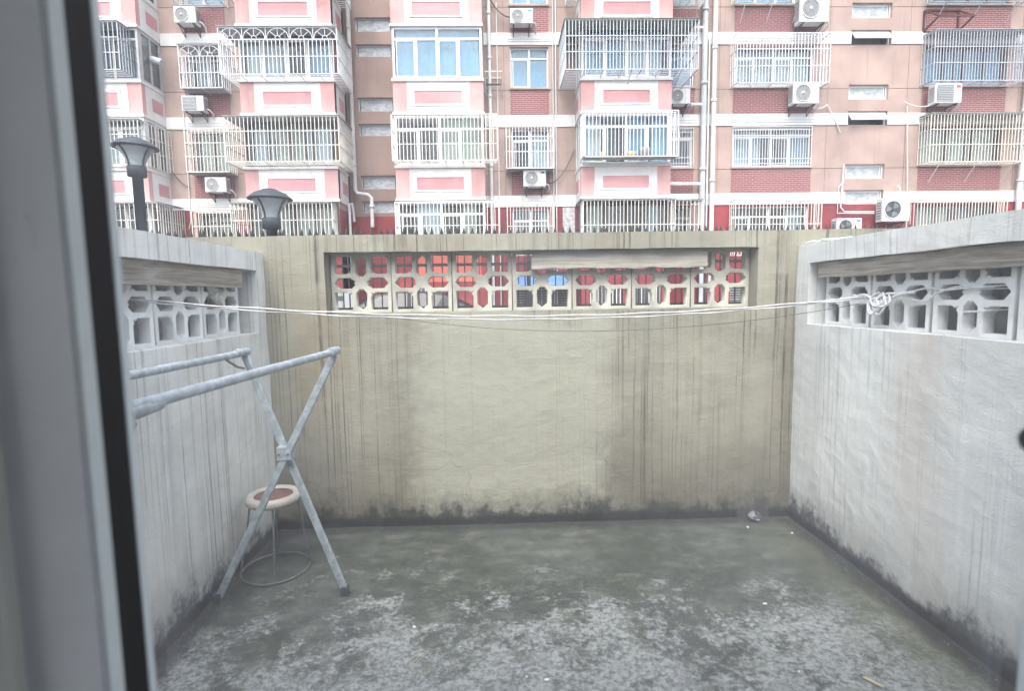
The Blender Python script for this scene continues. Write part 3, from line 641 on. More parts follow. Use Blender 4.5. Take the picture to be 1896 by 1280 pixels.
pipe([(7.70, 19.50, .3), (7.70, 19.50, 10.6)], .035)
pp = pipe([(19.35, 19.42, .3), (19.35, 19.42, TOP)], .09); collar(pp, 19.35, 19.42, .09, (5.5, 8.0))
for z in (8.28, 5.5, 10.9): pipe([(6.3, 19.42, z), (7.42, 19.42, z-.02)], .06)
pp = pipe([(-5.18, 20.0, 14.0), (-5.18, 20.0, 5.50), (-5.12, 20.0, 5.38), (-4.72, 20.0, 5.33), (-4.60, 20.0, 5.22), (-4.60, 20.0, 4.15)], .075); collar(pp, -5.18, 20.0, .075, (6.4, 9.3, 11.2)); collar(pp, -4.6, 20.0, .075, (4.9,))
pipe([(-5.22, 19.2, 4.9), (-5.22, 19.25, 4.55), (-5.22, 19.25, 2.2)], .05); pipe([(-5.20, 19.5, 4.95), (-5.18, 19.6, 4.7), (-5.16, 19.6, 4.3)], .05)
pipe([(2.10, 19.52, .3), (2.10, 19.52, TOP)], .028, 'pipe_g'); pipe([(2.20, 19.52, .3), (2.20, 19.52, TOP)], .022, 'pipe')
pipe([(.12, 19.54, 1.0), (.12, 19.54, 11.8)], .02, 'pipe'); pipe([(-11.05, 19.54, 4.1), (-10.95, 19.54, 4.4), (-10.95, 19.54, 8.6)], .018, 'pipe')
def sagline(p, q, dz, r, mat='cable', name='cable', n=12):
    p, q = Vector(p), Vector(q); return pipe([p.lerp(q, i/n)-Vector((0, 0, dz*4*(i/n)*(1-i/n))) for i in range(n+1)], r, mat, name, 6)
sagline((2.85, 19.53, 6.75), (1.80, 19.4, 5.56), .35, .014); sagline((-11.0, 19.5, 9.7), (-10.55, 19.5, 8.25), .25, .02)
sagline((-11.5, 19.5, 6.15), (-10.9, 19.54, 5.55), .1, .014); sagline((12.05, 19.5, 8.25), (12.6, 19.55, 7.3), -.05, .015, 'pipe'); sagline((11.4, 19.4, 8.2), (12.05, 19.5, 8.27), .12, .02, 'pipe')
sagline((-.1, 19.5, 11.9), (.6, 19.3, 11.2), .15, .02); sagline((15.0, 19.5, 8.2), (15.2, 19.5, 4.9), -.02, .018, 'pipe'); sagline((14.9, 19.5, 8.35), (15.7, 19.3, 8.15), .1, .02, 'pipe')
pipe([(12.75, 19.5, 6.15), (12.7, 19.5, 4.62), (12.85, 19.5, 4.45), (13.9, 19.4, 4.42)], .024, 'pipe'); pipe([(12.78, 19.5, 5.55), (12.60, 19.5, 5.35), (12.58, 19.5, 4.4), (13.9, 19.4, 4.36)], .02, 'pipe')
pipe([(14.72, 19.4, 5.35), (14.82, 19.4, 5.25), (14.84, 19.4, 4.88)], .035, 'pipe'); pipe([(15.05, 19.3, 4.3), (15.05, 19.3, 3.4)], .03, 'pipe')
pipe([(-11.60, 19.05, 9.72), (-11.22, 18.98, 9.58)], .12, 'cage_s', 'exhaust_duct', 14)
pst = P(MB().box(2.43, 2.87, YW-.008, YW+.01, 3.1, 4.74), 'poster', 'poster')

# ------------------------------------------------------------------ window cages: every cage a thing, every bar an object
def cage(x0, x1, z0, z1, yf, yb, mat, label, sp=.125, rails=(.36, .68), top='bars', bottom=True, sides=(1, 1), arch=0, xb=None, w_=.021, deep=.0, brace=False):
    xb = xb or (x0, x1)      # x of the back edges
    g = empty('window_cage', ((x0+x1)/2, yf, z0), label, 'window cage', 'security cages on the apartment windows')
    n = max(3, round((x1-x0)/sp)); zt = z1 if not arch else z0+(z1-z0)*.74
    b = lambda p, q, ww=w_, nm='bar': bar(g, p, q, ww, mat, nm)
    for i in range(n+1):
        x = x0+(x1-x0)*i/n; e = i in (0, n)
        b((x, yf, z0), (x, yf, z1 if e else zt), w_*1.25 if e else w_)
    rz = [z0, z1]+[z0+(z1-z0)*r for r in rails]+([zt] if arch else [])
    for z in rz: b((x0, yf-.004, z), (x1, yf-.004, z), w_*1.15, 'rail')
    dy = yb-yf
    for k, (xf, xk, on) in enumerate(((x0, xb[0], sides[0]), (x1, xb[1], sides[1]))):
        if on:
            m = max(1, round(dy/.14))
            for i in range(1, m+1):
                t = i/m; x = xf+(xk-xf)*t; b((x, yf+dy*t, z0), (x, yf+dy*t, z1))
            for z in rz: b((xf, yf, z), (xk, yb, z), w_, 'rail')
    if top == 'bars':
        m = max(2, round((x1-x0)/.55))
        for i in range(m+1): t = i/m; b((x0+(x1-x0)*t, yf, z1+.003), (xb[0]+(xb[1]-xb[0])*t, yb, z1+.003+deep), w_, 'rail')
        m = max(1, round(dy/.16))
        for i in range(1, m): t = i/m; b((x0+(xb[0]-x0)*t, yf+dy*t, z1+deep*t), (x1+(xb[1]-x1)*t, yf+dy*t, z1+deep*t), w_*.7, 'bar')
    else:
        mb = MB().prism([(yf-.05, z1+.02), (yb, z1+.06+deep), (yb, z1+.075+deep), (yf-.05, z1+.035)], x0-.04, x1+.04, 'x'); rel(g, mb).build('roof_sheet', top, g)
    if bottom:
        m = max(2, round((x1-x0)/.62))
        for i in range(m+1): t = i/m; b((x0+(x1-x0)*t, yf, z0-.004), (xb[0]+(xb[1]-xb[0])*t, yb, z0-.004), w_, 'rail')
        m = max(1, round(dy/.13))
        for i in range(1, m): t = i/m; b((x0+(xb[0]-x0)*t, yf+dy*t, z0), (x1+(xb[1]-x1)*t, yf+dy*t, z0), w_*.8, 'bar')
        if bottom == 'sheet': rel(g, MB().box(min(x0, xb[0]), max(x1, xb[1]), yf+.01, yb, z0+.02, z0+.03)).build('floor_sheet', 'sheet', g)
    if brace:
        for t in (.12, .5, .88): x = x0+(x1-x0)*t; b((x, yf, z0), (x, yb-.02, z0-.62), .022, 'brace')
    if arch:
        wA = (x1-x0)/arch; R = wA*.46; cz = zt+.03; hh = (z1-zt-.06)
        for i in range(arch):
            cx = x0+wA*(i+.5); mb = MB()
            mb.tube([(cx-R*math.cos(PI*k/14), yf, cz+hh*math.sin(PI*k/14)) for k in range(15)], .013, 5)
            mb.tube([(cx-R*.24*math.cos(PI*k/8), yf, cz+hh*.28*math.sin(PI*k/8)) for k in range(9)], .012, 5)
            for a in (45, 90, 135): mb.tube([(cx+R*.24*math.cos(rad(a)), yf, cz+hh*.28*math.sin(rad(a))), (cx+R*math.cos(rad(a)), yf, cz+hh*math.sin(rad(a)))], .011, 5)
            rel(g, mb).build('fan_arch', mat, g)
            b((cx+wA*.5, yf+.002, zt), (cx+wA*.5, yf+.002, z1), w_*.8)
    return g
cage(-14.9, -11.91, 8.93, 10.38, 17.9, 18.72, 'cage_s', 'steel window cage above the tall pole lamp, highest full cage at far left', .14, top='sheet')
cage(-14.9, -11.68, 6.04, 7.46, 18.16, 19.55, 'cage_c', 'cream window cage directly behind the head of the taller pole lamp', .13, top='sheet', xb=(-14.9, -11.45))
cage(-14.9, -11.16, 3.05, 4.76, 18.0, 19.5, 'cage_c', 'cream ground floor cage at far left behind the post of the taller lamp', .15, top='sheet')
cage(-10.75, -9.20, 11.62, 12.9, 19.0, 19.58, 'cage_s', 'window cage cut by the top edge above the upper left air conditioner', .13)
cage(-10.68, -9.27, 8.77, 10.17, 19.0, 19.58, 'cage_w', 'narrow white cage topped by two fan arches, between the left bays', .12, top='sheet', arch=2, bottom='sheet', rails=(.36,))
cage(-10.67, -9.22, 5.97, 7.41, 19.0, 19.58, 'cage_c', 'narrow cream cage above the lowest of the left air conditioners', .12, bottom='sheet')
cage(-10.62, -9.27, 3.0, 4.64, 19.0, 19.58, 'cage_c', 'narrow ground floor cage between the two pole lamps', .12)
cage(-8.75, -5.01, 8.75, 10.18, 17.85, 19.5, 'cage_w', 'wide white cage topped by a row of five fan arches', .13, top='sheet', arch=5, rails=(.38,), bottom=True)
cage(-8.74, -5.08, 6.02, 7.43, 17.85, 19.5, 'cage_c', 'wide cream cage with dark framed windows, second floor above the shorter pole lamp', .125, top='sheet')
cage(-8.73, -5.43, 2.95, 4.70, 17.9, 19.4, 'cage_c', 'wide ground floor cage directly behind the shorter pole lamp', .125, top='sheet')
cage(-8.75, -4.95, 11.55, 13.0, 17.85, 19.5, 'cage_s', 'cage at the top edge above the fan arched cage, only its underside corner showing', .13)
cage(-3.37, .07, 6.01, 7.47, 17.85, 18.38, 'cage_c', 'wide cream cage below the white framed blue windows, wrapping the downpipe', .125, xb=(-3.37, .07))
cage(-3.35, .08, 2.95, 4.69, 17.9, 18.38, 'cage_c', 'wide ground floor cage below the centre bay, right of the bent downpipe', .125, rails=(.55,))
cage(.39, 2.06, 6.0, 7.59, 19.0, 19.58, 'cage_w', 'narrow white cage just above the centre air conditioner with round grille', .11, bottom='sheet')
cage(.39, 2.04, 3.0, 4.82, 19.0, 19.58, 'cage_c', 'narrow ground floor cage below the centre air conditioner', .11, rails=(.55,))
cage(2.33, 6.66, 8.83, 10.36, 17.8, 19.55, 'cage_s', 'widest steel cage with a mossy sheet roof and diagonal braces below', .112, top='sheet_g', bottom=True, brace=True)
cage(2.97, 6.06, 6.08, 7.55, 17.85, 18.38, 'cage_w', 'white cage on the bay right of centre with things on its tray', .125, rails=(), bottom='sheet', xb=(2.9, 6.02))
cage(2.91, 6.01, 2.87, 4.68, 17.9, 18.38, 'cage_c', 'wide cream ground floor cage left of the two thick downpipes', .125, rails=(.55, .18), top='sheet')
cage(6.14, 7.09, 2.89, 4.72, 18.3, 19.55, 'cage_c', 'small ground floor cage tucked against the thick grey downpipe', .13, rails=(.55,), top='sheet')
cage(2.55, 6.5, 11.62, 13.0, 17.9, 19.5, 'cage_s', 'cage at the top edge above the widest steel cage', .12)
cage(6.2, 7.3, 11.55, 13.0, 18.9, 19.55, 'cage_w', 'small cage at the top edge left of the thick downpipes', .12)
cage(8.51, 11.81, 8.88, 10.54, 19.07, 19.56, 'cage_w', 'white box cage with barred roof above the round fan air conditioner', .115, rails=(.34, .68), xb=(8.5, 11.8))
cage(8.64, 11.55, 6.11, 7.53, 19.55, 19.60, 'cage_w', 'flat patterned window grille set flush in the opening right of the downpipes', .10, rails=(.08, .2, .78, .92), top='bars', bottom=False, sides=(0, 0), w_=.018)
cage(8.60, 11.75, 2.89, 4.87, 19.1, 19.58, 'cage_c', 'ground floor cage right of the thick white downpipe, left of the small air conditioner', .125, rails=(.55,))
cage(8.5, 11.0, 11.72, 13.0, 19.05, 19.58, 'cage_w', 'cage at the top edge over the red brick right of the downpipes', .12, brace=True)
cage(15.54, 18.95, 8.91, 10.60, 19.05, 19.58, 'cage_s', 'steel cage with pale blue curtains at the upper right edge', .105, rails=(.36, .68), top='sheet', xb=(15.5, 18.95))
cage(15.56, 19.15, 6.11, 7.77, 19.05, 19.58, 'cage_c', 'cream cage with cream curtains at the right edge', .12, rails=(.36, .68), top='sheet', brace=True)
cage(15.41, 18.61, 2.81, 4.76, 19.1, 19.58, 'cage_c', 'ground floor cage at far right above the sloping yard wall', .12, rails=(.55,))
cage(15.5, 18.9, 11.70, 13.0, 19.05, 19.58, 'cage_s', 'cage at the top right edge above the empty rusty bracket', .12, brace=True)
# flush pattern of the small strip window
cage(6.27, 7.20, 6.11, 7.50, 19.56, 19.60, 'cage_w', 'flush barred window between the right bay and the thick grey downpipe', .10, rails=(.1, .25, .75, .9), top='bars', bottom=False, sides=(0, 0), w_=.016)
# goods standing in the open cage tray
for x, wx, hz, mt, nm, lb in ((4.55, .36, .16, 'straw', 'storage_basket', 'yellowish basket on the tray of the white cage, left of the pale box'), (5.02, .40, .30, 'cab', 'storage_box', 'pale box standing on the tray of the white cage'), (3.6, .2, .16, 'straw', 'storage_tin', 'small yellow tin at the left on the tray of the white cage')):
    o = MB().lathe([(wx*.30, 0), (wx*.44, .02), (wx*.5, hz*.7), (wx*.5, hz), (wx*.42, hz), (wx*.40, hz*.4), (0, hz*.35)], n=12 if nm != 'storage_box' else 4).build(nm, mt, None, (x, 18.1, 6.115))
    tag(o, lb, 'container')

# ------------------------------------------------------------------ air conditioners
def aircon(x0, x1, z0, z1, yf, label, fan='round', dark=False, badge=None, flip=False):
    g = empty('air_conditioner', ((x0+x1)/2, yf, z0), label, 'air conditioner', 'outdoor air conditioner units')
    wd, h = x1-x0, z1-z0; dp = .34; hx = wd/2
    bevel(MB().box(-hx, hx, 0, dp, 0, h).build('casing', 'ac', g), .018, 2)
    r = min(h*.41, wd*.30); cx = -hx+wd*.07+r if not flip else hx-wd*.07-r; cz = h*.5
    if fan == 'square':
        s_ = MB().box(cx-r*1.05, cx+r*1.15, -.012, .005, cz-r*1.02, cz+r*1.02).build('grille', 'ac_gr', g)
        for i in range(9): MB().box(cx-r, cx+r*1.1, -.02, -.0125, cz-r*.95+i*r*.22, cz-r*.95+i*r*.22+.012).build('slat', 'ac', g)
    else:
        if True:
            MB().lathe([(0, .004), (r*.99, .004)], (cx, 0, cz), 28, 'y').build('fan_well', 'ac_dk' if dark else 'ac_gr', g)
        mb = MB()
        for k in range(1, 8 if not dark else 1):
            R = r*k/7; mb.lathe([(R-.0035, .012), (R+.0035, .012), (R+.0035, .018), (R-.0035, .018), (R-.0035, .012)], (cx, 0, cz), 28, 'y')
        for k in range(14 if not dark else 0):
            a = 2*PI*k/14; mb.tube([(cx+.05*math.cos(a), -.018, cz+.05*math.sin(a)), (cx+r*math.cos(a), -.018, cz+r*math.sin(a))], .0035, 4)
        mb.lathe([(r*.97, 0), (r*1.06, .0), (r*1.06, .026), (r*.97, .026), (r*.97, 0)], (cx, 0, cz), 28, 'y')
        mb.build('grille', 'ac', g)
        MB().lathe([(r*.17, .008), (r*.17, .034), (0, .040)], (cx, 0, cz), 14, 'y').build('fan_hub', 'ac' if not dark else 'ac_dk', g)
        if dark:
            mb = MB()
            for k in range(3):
                a = 2*PI*k/3+.4; e = 1.0
                mb.add([(cx+r*.15*math.cos(a), -.010, cz+r*.15*math.sin(a)), (cx+r*.15*math.cos(a+e), -.022, cz+r*.15*math.sin(a+e)), (cx+r*.9*math.cos(a+e), -.022, cz+r*.9*math.sin(a+e)), (cx+r*.9*math.cos(a), -.010, cz+r*.9*math.sin(a))], [(0, 1, 2, 3)])
            mb.build('fan_blade', 'ac_gr', g)
    sx = hx-wd*.26 if not flip else -hx+wd*.26
    MB().box(sx, sx+.008, -.004, .002, .02, h-.02).build('panel_seam', 'ac_gr', g)
    if badge: MB().box(hx-wd*.22, hx-wd*.06, -.004, .002, h*.78, h*.90).build('badge', badge, g)
    for s_ in (-1, 1):
        mb = MB()
        for i in range(7): mb.box(*sorted((s_*(hx+.001), s_*(hx+.008))), .06, dp-.05, h*.12+i*h*.11, h*.12+i*h*.11+h*.055)
        mb.build('side_louvre', 'ac_gr', g)
    d = YW-yf-.005
    for xx in (-hx*.7, hx*.7):
        MB().box(xx-.02, xx+.02, .0, d, -.045, -.001).box(xx-.018, xx+.018, d-.03, d, -.30, -.046).tube([(xx, d-.02, -.28), (xx, .06, -.04)], .015, 5).build('bracket', 'ac_dk', g)
    MB().tube([(hx, .2, h*.22), (hx+.10, .2, h*.16), (hx+.16, .3, -.02), (hx+.10, d-.02, -.12)], .025, 6).build('hose', 'pipe', g)
    return g
aircon(-10.81, -10.08, 10.95, 11.48, 19.12, 'white air conditioner highest at upper left, beside red brick')
aircon(-10.76, -10.02, 8.06, 8.57, 19.12, 'air conditioner with square grille at left, under the narrow fan arched cage', 'square', False, None)
aircon(-10.16, -9.43, 5.31, 5.83, 19.12, 'lowest air conditioner at left, up beside the shorter pole lamp')
aircon(.59, 1.38, 10.91, 11.40, 19.12, 'air conditioner with blue badge near the top edge above the blue tinted window', 'round', False, 'logo')
aircon(.98, 1.78, 5.40, 5.97, 19.12, 'air conditioner with round grille at the centre, below the narrow white cage', 'round', False, 'ac_dk')
aircon(6.18, 6.90, 8.20, 8.72, 19.12, 'air conditioner half hidden behind the bay, left of the thick downpipes')
aircon(10.67, 11.70, 10.90, 11.78, 19.05, 'tall air conditioner cut by the top edge, right of the downpipes')
aircon(10.54, 11.47, 8.16, 8.88, 19.05, 'air conditioner with pale fan hub below the white box cage')
aircon(15.66, 16.62, 8.15, 8.82, 19.05, 'air conditioner with square grille and red badge at right', 'square', False, 'logor')
aircon(13.95, 14.97, 4.02, 4.86, 19.05, 'big air conditioner with open black fan on the dark red wall', 'round', True)
aircon(12.3, 13.22, 3.55, 4.15, 19.05, 'small air conditioner with blue badge just above the yard wall top', 'round', True, 'logo')
# empty brackets
g = empty('bracket_frame', (16.2, 19.1, 10.73), 'empty rusty air conditioner bracket on the red brick at upper right', 'bracket')
def ring3(g, pts, mat, wd=.05):
    for a, b in zip(pts, pts[1:]): bar(g, a, b, wd, mat, 'strut')
a, b, zt, zl, yf, yb = 15.5, 16.75, 11.52, 10.80, 18.95, 19.56
ring3(g, [(a, yb, zl), (a, yb, zt), (a+.05, yf, 11.05), (a, yb, zl)], 'rust'); ring3(g, [(b, yb, zl), (b, yb, zt), (b+.05, yf, 11.05), (b, yb, zl)], 'rust')
ring3(g, [(a+.05, yf, 11.05), (b+.05, yf, 11.05)], 'rust'); ring3(g, [(a, yb, zl), (b, yb, zl)], 'rust'); ring3(g, [(a, yb, zt), (b, yb, zt)], 'rust')
g = empty('bracket_frame', (0, 19.2, 8.57), 'small empty white bracket beside the downpipe right of the blue framed bay', 'bracket')
for xx in (-.30, .26): ring3(g, [(xx, 19.58, 9.27), (xx, 18.95, 9.25), (xx, 19.58, 8.66), (xx, 19.58, 9.27)], 'cage_w', .03)
ring3(g, [(-.30, 18.95, 9.25), (.26, 18.95, 9.25)], 'cage_w', .03); ring3(g, [(-.30, 19.3, 8.95), (.26, 19.3, 8.95)], 'cable', .05); ring3(g, [(-.30, 19.55, 9.27), (.26, 19.55, 9.27)], 'cage_w', .03)

# ================================================================== STREET THINGS
fz = .25
F = empty('iron_fence', (0, 8.5, fz), 'black iron railing with spear points showing just above the back yard wall', 'fence')
pick = MB().box(-.009, .009, -.009, .009, .12, 2.22)
pick.lathe([(.006, 2.20), (.026, 2.235), (.031, 2.265), (.012, 2.33), (.001, 2.37)], (0, 0, 0), 6)
pm = pick.mesh('picket', 'iron')
for i in range(118):
    x = -6.6+i*.1215; o = link('picket', pm, F, (x, 0, +.02+.004*random.random()-.0045*x)); o.rotation_euler = (random.gauss(0, .006), random.gauss(0, .008), 0)
for z in (1.80, 1.12, .3): MB().box(-6.7, 7.8, -.022, .022, z-.02, z+.025).build('rail', 'iron', F)
for x in (-6.6, -3.05, .5, 4.05, 7.6): MB().box(x-.03, x+.03, -.032, .032, 0, 2.05).build('post', 'iron', F)

def lamp(x, y, ztop, zg, label, s=1.0):
    g = empty('street_lamp', (x, y, zg), label, 'street lamp', 'pole lamps behind the yard wall')
    h = ztop-zg
    T = lambda pr: [(r*s, h-.30*s+z*s) for r, z in pr]
    MB().lathe([(.11, 0), (.11, .06), (.075, .14), (.06, .30), (.055, h-.42*s), (.062, h-.42*s)], n=16).build('post', 'lampdk', g)
    MB().lathe(T([(.062, -.14), (.095, -.13), (.098, -.06), (.098, -.02), (.09, -.015)]), n=20).build('collar', 'lampdk', g)
    MB().lathe(T([(.088, -.015), (.095, .03), (.118, .09), (.150, .14), (.195, .185), (.190, .188), (.145, .143), (.113, .093), (.090, .033), (.083, -.012)]), n=28).build('glass', 'lampgl', g)
    MB().lathe(T([(.0, .175), (.19, .178), (.232, .186), (.236, .194), (.222, .207), (.17, .252), (.11, .276), (.085, .281), (.083, .292), (.06, .300), (0, .303)]), n=28).build('cap', 'lampdk', g)
    mb = MB()
    for k in range(4):
        a = PI/4+k*PI/2+.5
        mb.tube([(math.cos(a)*r*s, math.sin(a)*r*s, h-.30*s+z*s) for r, z in ((.096, -.02), (.10, .03), (.124, .09), (.157, .14), (.205, .188))], .010*s, 5)
    mb.build('rib', 'lampdk', g)
    MB().lathe(T([(.03, -.01), (.035, .02), (.035, .10), (.02, .13), (0, .135)]), n=12).build('bulb', 'upvc', g)
lamp(-2.49, 6.0, 2.755, .25, 'shorter pole lamp with dark dome cap, standing right of the taller one')
lamp(-4.10, 6.3, 3.40, .25, 'taller pole lamp with flared glass beside the window frame')
MB_ = MB().box(-.05, .05, -.04, .04, 0, .30)
o = MB_.build('junction_box', 'lampdk', None, (-2.36, 6.0, 1.95)); bevel(o, .008); tag(o, 'dark junction box fixed right behind the shorter pole lamp', 'box')

def car(x, y, z, rz, mat, label):
    g = empty('parked_car', (x, y, z), label, 'car'); g.rotation_euler = (0, 0, rz)
    prof = [(-2.2, .35), (-2.22, .62), (-2.05, .82), (-1.3, .93), (-.55, 1.38), (.1, 1.46), (.95, 1.40), (1.75, .98), (2.15, .90), (2.22, .60), (2.18, .35)]
    sec = [(0, 0), (.06, .82), (.55, 1.0), (.8, 1.0)]
    mb = MB(); n = len(prof); vs = []
    for hw, sc, zc in ((.84, 1, 1), (.70, .985, 1)): pass
    for s_ in (-1, 1):
        for xx, zz in prof: vs.append((xx, s_*(.88 if zz < .95 else .88-.24*(zz-.95)/.5), zz))
    fs = [(i, (i+1) % n, n+(i+1) % n, n+i) for i in range(n)]+[tuple(range(n)), tuple(range(2*n-1, n-1, -1))]
    mb.add(vs, fs); o = mb.build('body', mat, g); bevel(o, .06, 3)
    for s_ in (-1, 1):
        yy = lambda zz: s_*(.885-.24*(zz-.95)/.5)
        for pl in ([(-1.0, .99), (-.48, 1.32), (.14, 1.39), (.14, .99)], [(.22, .99), (.22, 1.39), (.9, 1.33), (1.45, 1.02)]):
            q = [(a, yy(b)+s_*.004, b) for a, b in pl]; q2 = [(a, yy(b)-s_*.02, b) for a, b in pl]
            MB().add(q+q2, [(0, 1, 2, 3), (7, 6, 5, 4)]+[(i, (i+1) % 4, 4+(i+1) % 4, 4+i) for i in range(4)]).build('side_window', 'carg', g)
    for pl in ([(-1.25, .965), (-.60, 1.365)], [(1.68, 1.03), (1.02, 1.385)]):
        (a, b), (c, d) = pl; e = .012 if a < 0 else -.012
        MB().add([(a-e, -.78, b+.012), (a-e, .78, b+.012), (c-e, .62, d+.012), (c-e, -.62, d+.012), (a+e, -.78, b-.01), (a+e, .78, b-.01), (c+e, .62, d-.01), (c+e, -.62, d-.01)], [(0, 1, 2, 3), (7, 6, 5, 4), (0, 4, 5, 1), (1, 5, 6, 2), (2, 6, 7, 3), (3, 7, 4, 0)]).build('windscreen', 'carg', g)
    for xx in (-1.38, 1.40):
        for s_ in (-1, 1):
            wl = MB().lathe([(.20, -.11), (.31, -.11), (.33, -.07), (.33, .07), (.31, .11), (.20, .11)], (0, 0, 0), 22, 'y').build('wheel', 'tyre', g, (xx, s_*.79, .33))
            MB().lathe([(0, s_*-.10), (.20, s_*-.10), (.20, s_*.0)], (0, 0, 0), 22, 'y').build('rim', 'rim', wl)
    for s_ in (-1, 1):
        bevel(MB().box(-2.235, -2.12, s_*.62-.17, s_*.62+.17, .64, .76).build('headlight', 'upvc', g), .02); bevel(MB().box(2.14, 2.235, s_*.64-.14, s_*.64+.14, .66, .80).build('tail_light', 'red', g), .02)
        bevel(MB().box(-.75, -.62, s_*.99-.09, s_*.99+.09, .98, 1.10).build('mirror', mat, g), .03)
car(-2.3, 12.8, .25, rad(8), 'carb', 'dark parked car seen through the left pierced blocks')
g = empty('utility_cabinet', (-4.8, 16.6, .25), 'pale grey utility cabinet seen through the leftmost pierced block', 'cabinet')
bevel(MB().box(-.4, .4, -.2, .2, .1, 1.52).build('cabinet_body', 'cab', g), .02); MB().box(-.45, .45, -.25, .25, 0, .1).build('plinth', 'sheet', g); MB().box(-.28, .05, -.215, -.19, 1.22, 1.36).build('vent', 'ac_dk', g)
MB().box(-.004, .004, -.206, -.19, .14, 1.48).build('door_seam', 'ac_dk', g)

# ================================================================== YARD THINGS
# drying rack: two X ends and two long rails
R_ = empty('drying_rack', (-1.15, 2.0, 0), 'folding X legged galvanised drying rack by the left wall', 'drying rack')
def strut(p, q, r, nm, n=8, mat='galv'): return rel(R_, MB().tube([p, Vector(p).lerp(Vector(q), .5), q], r, n)).build(nm, mat, R_)
def sq(p, q, a, b, nm, mat='galv'):
    p, q = Vector(p), Vector(q); d = (q-p).normalized(); sy = Vector((0, 1, 0)); sx = d.cross(sy).normalized()
    vs = [c+sx*i*a+sy*j*b for c in (p, q) for i, j in ((-1, -1), (1, -1), (1, 1), (-1, 1))]
    o = rel(R_, MB().add(vs, [(0, 1, 2, 3), (7, 6, 5, 4), (0, 4, 5, 1), (1, 5, 6, 2), (2, 6, 7, 3), (3, 7, 4, 0)])).build(nm, mat, R_); return bevel(o, .004)
for y, dy in ((2.63, .016), (1.26, .016)):
    sx = -.06 if y < 2 else 0
    sq((-1.465+sx*.2, y-dy, 0.02), (-.815+sx, y-dy, 1.27), .0175, .011, 'leg'); sq((-.825+sx, y+dy, 0.02), (-1.265+sx*.3, y+dy, 1.27), .0175, .011, 'leg')
    rel(R_, MB().box(-1.118+sx, -1.050+sx, y-.032, y+.032, .745, .810)).build('hinge_plate', 'galv', R_)
    for dx in (-.022, .022): rel(R_, MB().lathe([(0, .036), (.006, .036), (.006, .030)], (-1.084+sx+dx, y, .778), 8, 'y')).build('rivet', 'wire', R_)
    for (fx, yy) in ((-1.465+sx*.2, y-dy), (-.825+sx, y+dy)): bevel(rel(R_, MB().box(fx-.021, fx+.021, yy-.018, yy+.018, 0, .05)).build('foot', 'lampdk', R_), .006)
strut((-.812, 2.66, 1.285), (-.872, 1.19, 1.30), .0168, 'rail', 12); strut((-1.268, 2.68, 1.285), (-1.285, 1.19, 1.30), .0168, 'rail', 12)
for x, y in ((-.812, 2.64), (-1.268, 2.655), (-.868, 1.245), (-1.28, 1.245)):
    sg = 1 if y < 2 else -1
    rel(R_, MB().tube([(x, y-.04*sg*0-.02*sg, 1.288), (x-.001, y+.10*sg, 1.292)], .0205, 10)).build('joint', 'galv', R_)
rel(R_, MB().tube([(-1.262, 2.62, 1.21), (-1.264, 2.56, 1.225), (-1.270, 2.47, 1.272)], .006, 6)).build('stay', 'wire', R_)
# stool
T_ = empty('stool', (-1.300, 2.93, 0), 'round stool with maroon seat, ivory rim and wire legs behind the drying rack', 'stool')
TR = .142; zs = .455
MB().lathe([(.102, zs-.004), (.108, zs+.003), (.120, zs+.008), (.135, zs+.006), (.146, zs-.010), (.146, zs-.030), (.136, zs-.042), (.115, zs-.038), (.102, zs-.020)], (.018, -.02, 0), 40).build('rim', 'stoolw', T_)
MB().lathe([(0, zs-.012), (.06, zs-.010), (.105, zs-.003), (.105, zs-.02), (0, zs-.03)], (.018, -.02, 0), 40).build('seat', 'stoolr', T_)
MB().tube([(.183*math.cos(2*PI*k/48), .183*math.sin(2*PI*k/48), .010) for k in range(49)], .0055, 6, False).build('base_ring', 'wire', T_)
for k in range(4):
    a = rad(20+90*k); MB().tube([(.183*math.cos(a), .183*math.sin(a), .012), (.15*math.cos(a)+.010, .15*math.sin(a)-.01, .22), (.12*math.cos(a)+.018, .12*math.sin(a)-.02, zs-.03)], .0055, 6).build('leg', 'wire', T_)
# clothesline: two twisted strands from the left blocks to the right blocks, with the knot and loose tail
cl = empty('clothesline', (0, 2.8, 1.45), 'white double rope strung across the yard and knotted to the right blocks', 'clothesline')
def curve_tube(pts, r, nm, mat, parent, n=6, sub=8):
    pts = [Vector(p) for p in pts]; out = []
    for i in range(len(pts)-1):
        p0, p1, p2, p3 = pts[max(i-1, 0)], pts[i], pts[i+1], pts[min(i+2, len(pts)-1)]
        for k in range(sub):
            t = k/sub; out.append(.5*((2*p1)+(-p0+p2)*t+(2*p0-5*p1+4*p2-p3)*t*t+(-p0+3*p1-3*p2+p3)*t**3))
    out.append(pts[-1]); return rel(parent, MB().tube(out, r, n)).build(nm, mat, parent)
A, Bq = Vector((-1.60, 2.46, 1.552)), Vector((2.02, 2.86, 1.515))
for j, (off, sag) in enumerate(((0, .088), (.010, .098))):
    pts = []
    for i in range(61):
        t = i/60; q = A.lerp(Bq, t); q.z -= sag*4*t*(1-t); ph = t*60+j*PI
        q += Vector((0, .002*math.cos(ph)+off*.4, .0022*math.sin(ph)-off*.75)); pts.append(q)
    rel(cl, MB().tube(pts, .0036, 6)).build('strand', 'rope', cl)
curve_tube([(-1.60, 2.46, 1.552), (-1.70, 2.44, 1.56), (-1.72, 2.60, 1.555), (-1.60, 2.66, 1.548), (-1.57, 2.6, 1.55)], .0045, 'loop', 'rope', cl)
rnd = random.Random(3); kc = Vector((2.045, 2.745, 1.512))
